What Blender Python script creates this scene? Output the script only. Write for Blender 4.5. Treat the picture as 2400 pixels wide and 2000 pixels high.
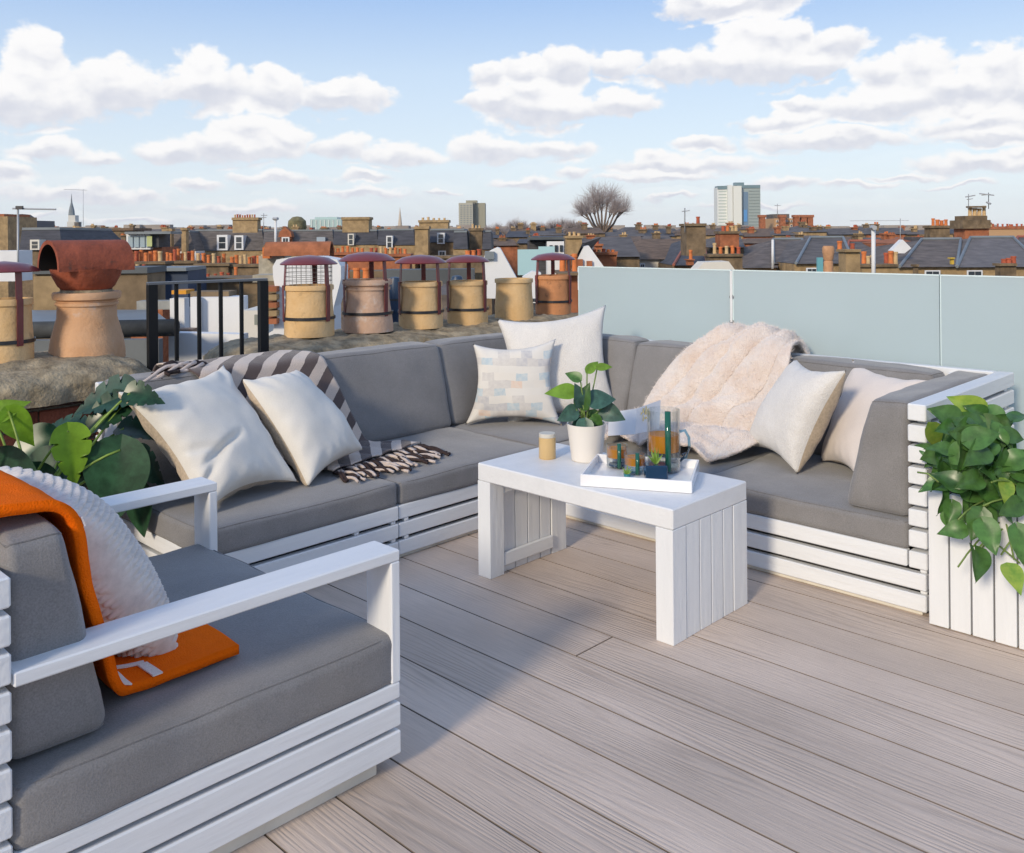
import bpy, bmesh, math, random
from mathutils import Vector, Matrix, noise
R_=math.radians
random.seed(7)
for o in list(bpy.data.objects): bpy.data.objects.remove(o)
scene=bpy.context.scene
COL=scene.collection
# ---------------------------------------------------------------- camera
F_PX,PSI,HOR,EYE,ROLL=2149.,R_(44.12),550.,1.267,-0.0084
cs,sn=math.cos(PSI),math.sin(PSI)
FW=Vector((cs,sn,0)); RT=Vector((sn,-cs,0)); UP=Vector((0,0,1))
R2=RT*math.cos(ROLL)+UP*math.sin(ROLL); U2=UP*math.cos(ROLL)-RT*math.sin(ROLL)
cd=bpy.data.cameras.new('camera'); cam=bpy.data.objects.new('camera',cd); COL.objects.link(cam)
m=Matrix.Identity(4)
for i in range(3): m[i][0]=R2[i]; m[i][1]=U2[i]; m[i][2]=-FW[i]
m[2][3]=EYE; cam.matrix_world=m
cd.sensor_width=36; cd.lens=36*F_PX/2400; cd.shift_y=-(1000-HOR)/2400; cd.clip_start=.05; cd.clip_end=9000
scene.camera=cam
# ---------------------------------------------------------------- light
SUN_AZ,SUN_EL=R_(12),R_(23)          # direction the shadows run, height of the sun
EXPOSURE=0.46; SKY=0.12; SUN=2.0
scene.view_settings.view_transform='Standard'; scene.view_settings.look='None'
scene.view_settings.exposure=EXPOSURE; scene.view_settings.gamma=1
cy=scene.cycles; cy.max_bounces=7; cy.diffuse_bounces=3; cy.glossy_bounces=3; cy.transmission_bounces=7; cy.transparent_max_bounces=8; cy.caustics_reflective=False; cy.caustics_refractive=False
try: scene.view_settings.use_curve_mapping=False
except: pass
sd=bpy.data.lights.new('sun','SUN'); sd.energy=SUN; sd.angle=R_(9); sd.color=(1,.86,.66)
so=bpy.data.objects.new('sun',sd); COL.objects.link(so)
ld=Vector((math.cos(SUN_AZ)*math.cos(SUN_EL),math.sin(SUN_AZ)*math.cos(SUN_EL),-math.sin(SUN_EL)))
so.rotation_euler=ld.to_track_quat('-Z','Y').to_euler(); so.location=(-20,-5,30)
world=bpy.data.worlds.new('World'); scene.world=world; world.use_nodes=True
wn=world.node_tree; wn.nodes.clear(); WL=wn.links.new
def W(t,**k):
    n=wn.nodes.new(t)
    for a,b in k.items(): setattr(n,a,b)
    return n
def wm(op,a,b=None,c=None,clamp=False):
    n=W('ShaderNodeMath',operation=op); n.use_clamp=clamp
    for i,v in enumerate((a,b,c)):
        if v is None: continue
        if isinstance(v,(int,float)): n.inputs[i].default_value=v
        else: WL(v,n.inputs[i])
    return n.outputs[0]
out=W('ShaderNodeOutputWorld')
sky=W('ShaderNodeTexSky',sky_type='NISHITA'); sky.sun_disc=False; sky.sun_elevation=SUN_EL
sky.sun_rotation=R_(90)-(SUN_AZ+math.pi); sky.altitude=60; sky.air_density=1.0; sky.dust_density=0.6; sky.ozone_density=2.2
tc=W('ShaderNodeTexCoord'); sep=W('ShaderNodeSeparateXYZ'); WL(tc.outputs['Generated'],sep.inputs[0])
def vdot(v):
    n=W('ShaderNodeVectorMath',operation='DOT_PRODUCT'); WL(tc.outputs['Generated'],n.inputs[0]); n.inputs[1].default_value=v; return n.outputs['Value']
AZ=wm('MULTIPLY',wm('ARCTAN2',vdot(RT),vdot(FW)),57.2958)      # degrees right of the city view
EL=wm('MULTIPLY',wm('ARCSINE',sep.outputs[2]),57.2958)
def vnoise(scale,det,rough,sx,sy,off=0):
    cb=W('ShaderNodeCombineXYZ'); WL(wm('MULTIPLY',AZ,sx),cb.inputs[0]); WL(wm('MULTIPLY',EL,sy),cb.inputs[1]); cb.inputs[2].default_value=off
    n=W('ShaderNodeTexNoise'); n.inputs['Scale'].default_value=scale; n.inputs['Detail'].default_value=det; n.inputs['Roughness'].default_value=rough
    WL(cb.outputs[0],n.inputs['Vector']); return n
n1=vnoise(.45,4,.55,1,1.6); 
# clouds in the view: centre and radii in picture pixels of the photograph, turned into degrees of sky
L_=[(150,345,150,90),(165,245,95,110),(90,410,260,80),(480,365,190,95),(450,300,110,70),(850,360,190,80),(840,290,100,85),(1130,370,140,75),(1120,310,80,55),(1400,400,190,62),(1420,360,100,45),
 (1000,610,270,60),(1040,545,150,80),(1180,570,110,60),(700,618,150,40),(1400,615,120,55),(1640,640,160,45),(1960,615,140,70),(2050,630,200,50),(190,610,130,45),(190,585,60,35),(420,640,80,30),(30,705,90,45),
 (300,790,320,40),(400,765,90,35),(600,790,50,35),(1130,730,180,28),(1500,730,110,28),(810,750,90,25),(1000,842,250,22),(1500,795,200,24),(1800,790,90,14),(560,900,200,18),(100,880,150,16)]
R2_=[(900,35,270,55),(780,10,120,50),(1080,20,110,60),(950,290,370,80),(1050,190,190,85),(1330,205,120,60),(1180,160,70,40),(650,295,110,60),(1250,290,140,50),
 (230,290,110,80),(430,280,95,55),(60,310,110,65),(-80,320,80,50),(150,460,260,65),(450,440,140,55),(-60,420,130,50),(60,400,200,50),
 (1700,310,110,90),(1530,335,100,75),(1990,310,150,85),(1850,400,280,70),(1500,455,330,55),(1200,455,100,35),(2150,400,100,100),(1110,520,170,32),(1300,595,330,42),(1400,570,120,30),(1950,530,230,45),(1980,580,180,30),(1890,480,80,40),
 (700,690,330,40),(600,660,110,30),(790,610,120,28),(190,620,150,45),(1950,695,260,40),(2070,650,80,30),(250,710,80,30),(1100,770,140,30),(600,740,250,20),(60,755,150,25),(1600,745,120,13),(1400,780,150,15),(650,820,120,13),(1000,860,250,12),(1850,780,160,12)]
m1=m2=None
def cloud_puffs(lst,ox):
    global m1,m2
    for x,y,rx,ry in lst:
        X=x*.5714+ox; Y=y*.5714
        a=math.degrees(math.atan((X-1200)/F_PX)); e=math.degrees(math.atan((550-Y)/math.hypot(F_PX,X-1200)))
        k=math.degrees(1/F_PX); ra=rx*.5714*k*1.20; re=ry*.5714*k*1.36
        for q,sh in ((0,0),(1,.55)):
            n=W('ShaderNodeVectorMath',operation='MULTIPLY_ADD'); WL(PD,n.inputs[0]); n.inputs[1].default_value=(1/ra,1/re,0); n.inputs[2].default_value=(-a/ra,-e/re-sh,0)
            l=W('ShaderNodeVectorMath',operation='LENGTH'); WL(n.outputs[0],l.inputs[0]); l=l.outputs['Value']
            if q==0: m1=l if m1 is None else wm('MINIMUM',m1,l)
            else: m2=l if m2 is None else wm('MINIMUM',m2,l)
nd=vnoise(.42,3,.5,1,1.5,3.3); nsep=W('ShaderNodeSeparateColor'); WL(nd.outputs['Color'],nsep.inputs[0])
AZd=wm('ADD',AZ,wm('MULTIPLY',wm('SUBTRACT',nsep.outputs[0],.5),2.2)); ELd=wm('ADD',EL,wm('MULTIPLY',wm('SUBTRACT',nsep.outputs[1],.5),1.7))
PDn=W('ShaderNodeCombineXYZ'); WL(AZd,PDn.inputs[0]); WL(ELd,PDn.inputs[1]); PD=PDn.outputs[0]
cloud_puffs(L_,0); cloud_puffs(R2_,1200)
under=wm('SUBTRACT',m2,m1)
mx=wm('SUBTRACT',wm('SUBTRACT',1.0,m1),wm('MULTIPLY',wm('MAXIMUM',wm('SUBTRACT',under,.22),0.0),.9))
# the same kind of cloud all round the sky outside the view
nb=vnoise(.11,6,.55,1,2.6,9.1)
outside=wm('MULTIPLY',wm('SUBTRACT',wm('ABSOLUTE',AZ),31),.2,clamp=True)
above=wm('MULTIPLY',wm('SUBTRACT',EL,15.5),.3,clamp=True)
outm=wm('MAXIMUM',outside,above)
cb_=wm('ADD',wm('MULTIPLY',wm('SUBTRACT',nb.outputs[0],.55),3.0),wm('MULTIPLY',wm('SUBTRACT',outm,1),3))
cover0=wm('MAXIMUM',mx,cb_)
nf=vnoise(.95,7,.56,1,1.3,5.0)
cover=wm('ADD',cover0,wm('MULTIPLY',wm('SUBTRACT',nf.outputs[0],.5),.78))
mr=W('ShaderNodeMapRange',interpolation_type='SMOOTHSTEP'); WL(cover,mr.inputs[0]); mr.inputs[1].default_value=-.04; WL(wm('ADD',.24,wm('MULTIPLY',wm('SUBTRACT',7.0,EL,),.05,clamp=True)),mr.inputs[2])
lowveil=wm('MULTIPLY',wm('SUBTRACT',vnoise(.5,5,.6,.35,2.2,1.0).outputs[0],.40),2.2,clamp=True)
lowm=wm('MULTIPLY',wm('SUBTRACT',5.5,EL),.25,clamp=True)
alpha=wm('MAXIMUM',mr.outputs[0],wm('MULTIPLY',wm('MULTIPLY',lowveil,lowm),.65),clamp=True)
vh=wm('ADD',wm('MULTIPLY',wm('MINIMUM',under,.42),-1.0),wm('MULTIPLY',wm('SUBTRACT',nf.outputs[0],.5),.9))
ms=W('ShaderNodeMapRange',interpolation_type='SMOOTHSTEP'); WL(vh,ms.inputs[0]); ms.inputs[1].default_value=-.72; ms.inputs[2].default_value=.26
cc=W('ShaderNodeMix',data_type='RGBA'); WL(ms.outputs[0],cc.inputs['Factor'])
cc.inputs['A'].default_value=(.51,.525,.585,1); cc.inputs['B'].default_value=(.74,.73,.725,1)
# paler, whiter air towards the horizon
air=W('ShaderNodeValToRGB'); WL(wm('DIVIDE',EL,40,clamp=True),air.inputs[0]); er=air.color_ramp.elements; er[0].position=0; er[0].color=(.60,.64,.69,1); er[1].position=1; er[1].color=(.17,.29,.55,1)
for q_,c_ in ((.12,(.56,.63,.70,1)),(.25,(.46,.56,.69,1)),(.36,(.30,.43,.66,1)),(.6,(.20,.33,.60,1))): e_=er.new(q_); e_.color=c_
skm=W('ShaderNodeMix',data_type='RGBA',blend_type='MULTIPLY'); skm.inputs['Factor'].default_value=1
WL(sky.outputs[0],skm.inputs['A']); skm.inputs['B'].default_value=(SKY,SKY,SKY,1)
skh=W('ShaderNodeMix',data_type='RGBA'); skh.inputs['Factor'].default_value=.85; WL(skm.outputs['Result'],skh.inputs['A']); WL(air.outputs[0],skh.inputs['B'])
fin=W('ShaderNodeMix',data_type='RGBA'); WL(wm('MULTIPLY',alpha,.96),fin.inputs['Factor']); WL(skh.outputs['Result'],fin.inputs['A']); WL(cc.outputs['Result'],fin.inputs['B'])
bg=W('ShaderNodeBackground'); WL(fin.outputs['Result'],bg.inputs[0]); bg.inputs[1].default_value=1.0; WL(bg.outputs[0],out.inputs[0])
world.cycles.sampling_method='MANUAL'; world.cycles.sample_map_resolution=512

# ---------------------------------------------------------------- helpers
def ray(x,y):
    a,b=(x-1200)/F_PX,(y-HOR)/F_PX; c,s=math.cos(ROLL),math.sin(ROLL)
    a,b=a*c+b*s,-a*s+b*c
    return Vector((cs+a*sn,sn-a*cs,-b))
E0=Vector((0,0,EYE))
def at(x,y,d): return ray(x,y)*d+E0
def atz(x,y,z): r=ray(x,y); return r*((z-EYE)/r.z)+E0
def atX(x,y,X): r=ray(x,y); return r*(X/r.x)+E0
def atY(x,y,Y): r=ray(x,y); return r*(Y/r.y)+E0
def tag(o,label=None,cat=None,group=None,kind=None):
    for k,v in (('label',label),('category',cat),('group',group),('kind',kind)):
        if v: o[k]=v
    return o
def empty(name,loc,label=None,cat=None,group=None,kind=None):
    o=bpy.data.objects.new(name,None); o.empty_display_size=.05; COL.objects.link(o); o.location=loc
    bpy_mw[o.name]=Vector(loc); return tag(o,label,cat,group,kind)
bpy_mw={}
def wloc(o): return bpy_mw.get(o.name,Vector((0,0,0)))
def link(name,me,loc=(0,0,0),parent=None,rot=None,mat=None):
    """loc in world coordinates"""
    o=bpy.data.objects.new(name,me); COL.objects.link(o); l=Vector(loc)
    if parent is not None: o.parent=parent; o.location=l-wloc(parent)
    else: o.location=l
    bpy_mw[o.name]=l
    if rot: o.rotation_euler=rot
    if mat: me.materials.append(mat)
    return o
class MB:
    def __init__(s): s.v=[]; s.f=[]; s.uv=None; s.mi=[]
    def add(s,vs,fs,mi=0):
        k=len(s.v); s.v+= [tuple(v) for v in vs]; s.f+=[tuple(i+k for i in f) for f in fs]; s.mi+=[mi]*len(fs); return s
    def box(s,x0,x1,y0,y1,z0,z1,b=0.,mi=0,M=None):
        if b<=0:
            vs=[(x,y,z) for x in (x0,x1) for y in (y0,y1) for z in (z0,z1)]
            fs=[(0,1,3,2),(4,6,7,5),(0,4,5,1),(2,3,7,6),(0,2,6,4),(1,5,7,3)]
        else:
            b=min(b,(x1-x0)/2.01,(y1-y0)/2.01,(z1-z0)/2.01)
            bm=bmesh.new(); 
            mm=Matrix.Translation(((x0+x1)/2,(y0+y1)/2,(z0+z1)/2))@Matrix.Diagonal((x1-x0,y1-y0,z1-z0,1))
            bmesh.ops.create_cube(bm,size=1,matrix=mm); bmesh.ops.bevel(bm,geom=bm.edges[:]+bm.verts[:],offset=b,segments=1,affect='EDGES',profile=.5)
            bm.verts.ensure_lookup_table(); vs=[tuple(v.co) for v in bm.verts]; fs=[tuple(v.index for v in f.verts) for f in bm.faces]; bm.free()
        if M is not None: vs=[tuple(M@Vector(v)) for v in vs]
        return s.add(vs,fs,mi)
    def lathe(s,prof,c=(0,0,0),n=28,mi=0,M=None,cap=False):
        vs=[];fs=[];k=len(prof)
        for i in range(n):
            a=2*math.pi*i/n
            for r,z in prof: vs.append((c[0]+r*math.cos(a),c[1]+r*math.sin(a),c[2]+z))
        for i in range(n):
            for j in range(k-1):
                a,b=i*k+j,((i+1)%n)*k+j; fs.append((a,b,b+1,a+1))
        if cap:
            fs.append(tuple(i*k for i in range(n))[::-1]); fs.append(tuple(i*k+k-1 for i in range(n)))
        if M is not None: vs=[tuple(M@Vector(v)) for v in vs]
        return s.add(vs,fs,mi)
    def tube(s,pts,r,n=8,mi=0,r1=None):
        pts=[Vector(p) for p in pts]; vs=[];fs=[]; up=Vector((0,0,1))
        for i,p in enumerate(pts):
            d=(pts[min(i+1,len(pts)-1)]-pts[max(i-1,0)]).normalized()
            a=d.cross(up if abs(d.z)<.95 else Vector((1,0,0))).normalized(); b=d.cross(a)
            rr=r if r1 is None else r+(r1-r)*i/(len(pts)-1)
            for j in range(n):
                t=2*math.pi*j/n; vs.append(tuple(p+a*math.cos(t)*rr+b*math.sin(t)*rr))
        for i in range(len(pts)-1):
            for j in range(n): fs.append((i*n+j,i*n+(j+1)%n,(i+1)*n+(j+1)%n,(i+1)*n+j))
        fs.append(tuple(range(n))[::-1]); fs.append(tuple((len(pts)-1)*n+j for j in range(n)))
        return s.add(vs,fs,mi)
    def grid(s,fn,nu,nv,mi=0,closed_u=False):
        k=len(s.v); vs=[];fs=[]
        for i in range(nu+1):
            for j in range(nv+1): vs.append(tuple(fn(i/nu,j/nv)))
        for i in range(nu):
            for j in range(nv):
                a=i*(nv+1)+j; fs.append((a,a+nv+1,a+nv+2,a+1))
        return s.add(vs,fs,mi)
    def mesh(s,name,mats=(),origin=(0,0,0),smooth=False):
        me=bpy.data.meshes.new(name); O=Vector(origin)
        me.from_pydata([tuple(Vector(v)-O) for v in s.v],[],s.f)
        for m_ in (mats if isinstance(mats,(list,tuple)) else [mats]): me.materials.append(m_)
        if len(me.materials)>1: me.polygons.foreach_set('material_index',s.mi)
        if smooth: me.polygons.foreach_set('use_smooth',[True]*len(me.polygons))
        me.update(); return me
    def obj(s,name,mats,parent=None,smooth=False,origin=None,weld=False):
        if origin is None:
            if parent is not None: origin=wloc(parent)
            else:
                xs,ys,zs=zip(*s.v); origin=((min(xs)+max(xs))/2,(min(ys)+max(ys))/2,min(zs))
        me=s.mesh(name,mats,origin,smooth)
        if weld:
            bm=bmesh.new(); bm.from_mesh(me); bmesh.ops.remove_doubles(bm,verts=bm.verts,dist=1e-5); bmesh.ops.recalc_face_normals(bm,faces=bm.faces); bm.to_mesh(me); bm.free()
        return link(name,me,origin,parent)
def mod_sub(o,l=1):
    m_=o.modifiers.new('s','SUBSURF'); m_.levels=l; m_.render_levels=l
def mod_solid(o,t,off=1):
    m_=o.modifiers.new('t','SOLIDIFY'); m_.thickness=t; m_.offset=off
# ---------------------------------------------------------------- materials
MATS={}
def mat(name,col,rough=.6,var=.0,vscale=8,col2=None,bump=0,bscale=60,stretch=(1,1,1),spec=.4,metal=0,sheen=0,coords='world',detail=5,rnd=0,transl=0,coat=0,blotch=None):
    if name in MATS: return MATS[name]
    M_=bpy.data.materials.new(name); M_.use_nodes=True; t=M_.node_tree; N=t.nodes; Lk=t.links.new
    p=N['Principled BSDF']; p.inputs['Roughness'].default_value=rough; p.inputs['Metallic'].default_value=metal
    p.inputs['Specular IOR Level'].default_value=spec
    if sheen: p.inputs['Sheen Weight'].default_value=sheen; p.inputs['Sheen Roughness'].default_value=.5
    if coat: p.inputs['Coat Weight'].default_value=coat
    p.inputs['Base Color'].default_value=(*col,1)
    if coords=='world': src=N.new('ShaderNodeNewGeometry').outputs['Position']
    elif coords=='uv': src=N.new('ShaderNodeTexCoord').outputs['UV']
    else: src=N.new('ShaderNodeTexCoord').outputs['Object']
    mp=N.new('ShaderNodeMapping'); Lk(src,mp.inputs[0]); mp.inputs['Scale'].default_value=stretch
    last=None
    if var or col2:
        n=N.new('ShaderNodeTexNoise'); Lk(mp.outputs[0],n.inputs['Vector']); n.inputs['Scale'].default_value=vscale; n.inputs['Detail'].default_value=detail; n.inputs['Roughness'].default_value=.62
        r=N.new('ShaderNodeMapRange'); Lk(n.outputs[0],r.inputs[0]); r.inputs[1].default_value=.32; r.inputs[2].default_value=.68
        mx_=N.new('ShaderNodeMix'); mx_.data_type='RGBA'; Lk(r.outputs[0],mx_.inputs['Factor'])
        c2=col2 if col2 else tuple(min(1,c*(1+var)) for c in col); c1=col if col2 else tuple(c*(1-var) for c in col)
        mx_.inputs['A'].default_value=(*c1,1); mx_.inputs['B'].default_value=(*c2,1); last=mx_.outputs['Result']
    if blotch:
        nb_=N.new('ShaderNodeTexNoise'); Lk(mp.outputs[0],nb_.inputs['Vector']); nb_.inputs['Scale'].default_value=blotch[0]; nb_.inputs['Detail'].default_value=7; nb_.inputs['Roughness'].default_value=.7
        rb_=N.new('ShaderNodeMapRange'); Lk(nb_.outputs[0],rb_.inputs[0]); rb_.inputs[1].default_value=blotch[1]; rb_.inputs[2].default_value=blotch[1]+.10; rb_.inputs[4].default_value=blotch[3]
        mb_=N.new('ShaderNodeMix'); mb_.data_type='RGBA'; Lk(rb_.outputs[0],mb_.inputs['Factor'])
        if last: Lk(last,mb_.inputs['A'])
        else: mb_.inputs['A'].default_value=(*col,1)
        mb_.inputs['B'].default_value=(*blotch[2],1); last=mb_.outputs['Result']
    if rnd:
        oi=N.new('ShaderNodeObjectInfo'); h=N.new('ShaderNodeHueSaturation')
        r2=N.new('ShaderNodeMapRange'); Lk(oi.outputs['Random'],r2.inputs[0]); r2.inputs[3].default_value=1-rnd; r2.inputs[4].default_value=1+rnd
        Lk(r2.outputs[0],h.inputs['Value'])
        if last: Lk(last,h.inputs['Color'])
        else: h.inputs['Color'].default_value=(*col,1)
        last=h.outputs[0]
    if last: Lk(last,p.inputs['Base Color'])
    if bump:
        n2=N.new('ShaderNodeTexNoise'); Lk(mp.outputs[0],n2.inputs['Vector']); n2.inputs['Scale'].default_value=bscale; n2.inputs['Detail'].default_value=4
        b=N.new('ShaderNodeBump'); b.inputs['Strength'].default_value=bump; b.inputs['Distance'].default_value=.01; Lk(n2.outputs[0],b.inputs['Height']); Lk(b.outputs[0],p.inputs['Normal'])
    if transl:
        tr=N.new('ShaderNodeBsdfTranslucent'); ms_=N.new('ShaderNodeMixShader'); ms_.inputs[0].default_value=transl
        if last: Lk(last,tr.inputs[0])
        else: tr.inputs[0].default_value=(*col,1)
        o_=N['Material Output']; Lk(p.outputs[0],ms_.inputs[1]); Lk(tr.outputs[0],ms_.inputs[2]); Lk(ms_.outputs[0],o_.inputs[0])
    MATS[name]=M_; return M_
white=mat('white_paint',(.76,.76,.76),.45,var=.035,vscale=14,bump=.12,bscale=90,stretch=(1,1,1))
whiteg=mat('white_paint_grain',(.76,.77,.78),.5,var=.025,vscale=30,bump=.25,bscale=60,stretch=(1,.12,1))
cream=mat('cream_lip',(.70,.66,.57),.6,var=.08,vscale=10)
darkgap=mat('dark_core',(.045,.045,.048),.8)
def fabric(name,col,var=.10,weave=900,bump=.25,sheen=.25,slub=.28):
    M_=mat(name,col,.92,var=var,vscale=5,bump=0,spec=.15,sheen=sheen)
    t=M_.node_tree; N=t.nodes; Lk=t.links.new; p=N['Principled BSDF']
    tcn=N.new('ShaderNodeNewGeometry'); n=N.new('ShaderNodeTexNoise'); n.inputs['Scale'].default_value=weave*.35; n.inputs['Detail'].default_value=2; Lk(tcn.outputs['Position'],n.inputs['Vector'])
    n3=N.new('ShaderNodeTexNoise'); n3.inputs['Scale'].default_value=9; n3.inputs['Detail'].default_value=3; Lk(tcn.outputs['Position'],n3.inputs['Vector'])
    ad=N.new('ShaderNodeMath'); ad.operation='MULTIPLY_ADD'; Lk(n3.outputs[0],ad.inputs[0]); ad.inputs[1].default_value=2.2; Lk(n.outputs[0],ad.inputs[2])
    b=N.new('ShaderNodeBump'); b.inputs['Strength'].default_value=bump; b.inputs['Distance'].default_value=.006; Lk(ad.outputs[0],b.inputs['Height']); Lk(b.outputs[0],p.inputs['Normal'])
    # woven slub colour
    src=p.inputs['Base Color'].links[0].from_socket
    mm=N.new('ShaderNodeMix'); mm.data_type='RGBA'; mm.blend_type='MULTIPLY'; mm.inputs['Factor'].default_value=.5
    mr_=N.new('ShaderNodeMapRange'); Lk(n.outputs[0],mr_.inputs[0]); mr_.inputs[1].default_value=.3; mr_.inputs[2].default_value=.7; mr_.inputs[3].default_value=1-slub; mr_.inputs[4].default_value=1+slub
    Lk(src,mm.inputs['A']); Lk(mr_.outputs[0],mm.inputs['B']); Lk(mm.outputs['Result'],p.inputs['Base Color'])
    return M_
grey=fabric('grey_canvas',(.225,.217,.215))
creamf=fabric('cream_linen',(.74,.70,.63),var=.04,bump=.3,weave=1100,slub=.10)
creamf2=fabric('ivory_boucle',(.76,.73,.69),var=.04,bump=.8,weave=700,slub=.13)
pinkf=fabric('pink_linen',(.74,.66,.60),var=.04,weave=1100,slub=.10)
tanside=fabric('tan_backing',(.50,.40,.29),var=.15,weave=300)
# ================================================================ DECK
def wood_mat():
    M_=bpy.data.materials.new('deck_wood'); M_.use_nodes=True; t=M_.node_tree; N=t.nodes; Lk=t.links.new; p=N['Principled BSDF']
    g=N.new('ShaderNodeNewGeometry'); oi=N.new('ShaderNodeObjectInfo')
    mp=N.new('ShaderNodeMapping'); Lk(g.outputs['Position'],mp.inputs[0])
    cb=N.new('ShaderNodeCombineXYZ'); 
    ml=N.new('ShaderNodeMath'); ml.operation='MULTIPLY'; Lk(oi.outputs['Random'],ml.inputs[0]); ml.inputs[1].default_value=37
    Lk(ml.outputs[0],cb.inputs[0]); Lk(ml.outputs[0],cb.inputs[1]); Lk(ml.outputs[0],cb.inputs[2]); Lk(cb.outputs[0],mp.inputs['Location'])
    mp.inputs['Scale'].default_value=(1,.085,1)
    # warped growth rings -> cathedral grain
    n0=N.new('ShaderNodeTexNoise'); n0.inputs['Scale'].default_value=5.5; n0.inputs['Detail'].default_value=2.5; Lk(mp.outputs[0],n0.inputs['Vector'])
    va=N.new('ShaderNodeVectorMath'); va.operation='MULTIPLY_ADD'; Lk(n0.outputs['Color'],va.inputs[0]); va.inputs[1].default_value=(.34,.1,0); Lk(mp.outputs[0],va.inputs[2])
    wv=N.new('ShaderNodeTexWave'); wv.wave_type='BANDS'; wv.bands_direction='X'; wv.inputs['Scale'].default_value=17; wv.inputs['Distortion'].default_value=3.2; wv.inputs['Detail'].default_value=3; wv.inputs['Detail Scale'].default_value=2.2; Lk(va.outputs[0],wv.inputs['Vector'])
    n1_=N.new('ShaderNodeTexNoise'); n1_.inputs['Scale'].default_value=150; n1_.inputs['Detail'].default_value=4; n1_.inputs['Roughness'].default_value=.7
    mp2=N.new('ShaderNodeMapping'); Lk(g.outputs['Position'],mp2.inputs[0]); mp2.inputs['Scale'].default_value=(1,.045,1); Lk(mp2.outputs[0],n1_.inputs['Vector'])
    n2_=N.new('ShaderNodeTexNoise'); n2_.inputs['Scale'].default_value=2.2; n2_.inputs['Detail'].default_value=4; mp3=N.new('ShaderNodeMapping'); Lk(g.outputs['Position'],mp3.inputs[0]); mp3.inputs['Scale'].default_value=(1,.5,1); Lk(mp3.outputs[0],n2_.inputs['Vector'])
    def M(op,a,b):
        n=N.new('ShaderNodeMath'); n.operation=op
        for i,v in enumerate((a,b)):
            if isinstance(v,(int,float)): n.inputs[i].default_value=v
            else: Lk(v,n.inputs[i])
        return n.outputs[0]
    wp=M('POWER',wv.outputs['Fac'],2.2)
    n4=N.new('ShaderNodeTexNoise'); n4.inputs['Scale'].default_value=2.7; n4.inputs['Detail'].default_value=3; Lk(mp3.outputs[0],n4.inputs['Vector'])
    area=N.new('ShaderNodeMapRange'); Lk(n4.outputs[0],area.inputs[0]); area.inputs[1].default_value=.38; area.inputs[2].default_value=.62; area.inputs[3].default_value=.05
    grain=M('ADD',M('MULTIPLY',M('MULTIPLY',wp,area.outputs[0]),.37),M('MULTIPLY',n1_.outputs[0],.8))
    mr_=N.new('ShaderNodeMapRange'); Lk(grain,mr_.inputs[0]); mr_.inputs[1].default_value=.28; mr_.inputs[2].default_value=.95
    mx_=N.new('ShaderNodeMix'); mx_.data_type='RGBA'; Lk(mr_.outputs[0],mx_.inputs['Factor']); mx_.inputs['A'].default_value=(.68,.555,.46,1); mx_.inputs['B'].default_value=(.47,.375,.305,1)
    h=N.new('ShaderNodeHueSaturation'); Lk(mx_.outputs['Result'],h.inputs['Color'])
    v1=N.new('ShaderNodeMapRange'); Lk(n2_.outputs[0],v1.inputs[0]); v1.inputs[1].default_value=.3; v1.inputs[2].default_value=.7; v1.inputs[3].default_value=.82; v1.inputs[4].default_value=1.15
    v2=N.new('ShaderNodeMapRange'); Lk(oi.outputs['Random'],v2.inputs[0]); v2.inputs[3].default_value=.93; v2.inputs[4].default_value=1.07
    Lk(M('MULTIPLY',v1.outputs[0],v2.outputs[0]),h.inputs['Value']); Lk(h.outputs[0],p.inputs['Base Color'])
    b=N.new('ShaderNodeBump'); b.inputs['Strength'].default_value=.8; b.inputs['Distance'].default_value=.003; Lk(M('MULTIPLY',grain,-1),b.inputs['Height']); Lk(b.outputs[0],p.inputs['Normal'])
    p.inputs['Roughness'].default_value=.7; p.inputs['Specular IOR Level'].default_value=.16
    return M_
WOOD=wood_mat(); EDGE=mat('board_edge_shade_dirt',(.22,.17,.13),.9)  # gap shade and dirt both put into this darker side colour
deck=MB().box(-2.4,4.42,-3.2,3.86,-.30,-.024).obj('deck',mat('substructure',(.05,.04,.033),.9)); tag(deck,'grey-brown timber roof terrace deck of long boards',kind='structure')
PIPE=fabric('grey_piping',(.185,.178,.178)); BX0=2.1026; PIT=.18; GAPB=.0032
mesh_cache={}
def board(x1,y0,y1):
    L=round(y1-y0,3)
    if L not in mesh_cache:
        mesh_cache[L]=me=MB().box(-PIT+GAPB,0,0,L-.003,-.022,0,.0012).mesh('board',[WOOD,EDGE])
        for p_ in me.polygons: p_.material_index=0 if p_.normal.z>.9 else 1
    link('board',mesh_cache[L],(x1,y0,0),deck)
jw=atz(1436,1492,0).y
for k in range(-12,24):
    x1=BX0-.18*k-.00175
    if x1>4.4 or x1<-2.2: continue
    ends=[-3.2,-1.2-.45*(k%3),3.84]
    if k==-1: ends=[-3.2,-1.7,jw,3.84]
    for a,b in zip(ends[:-1],ends[1:]): board(x1,a,b)

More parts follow.
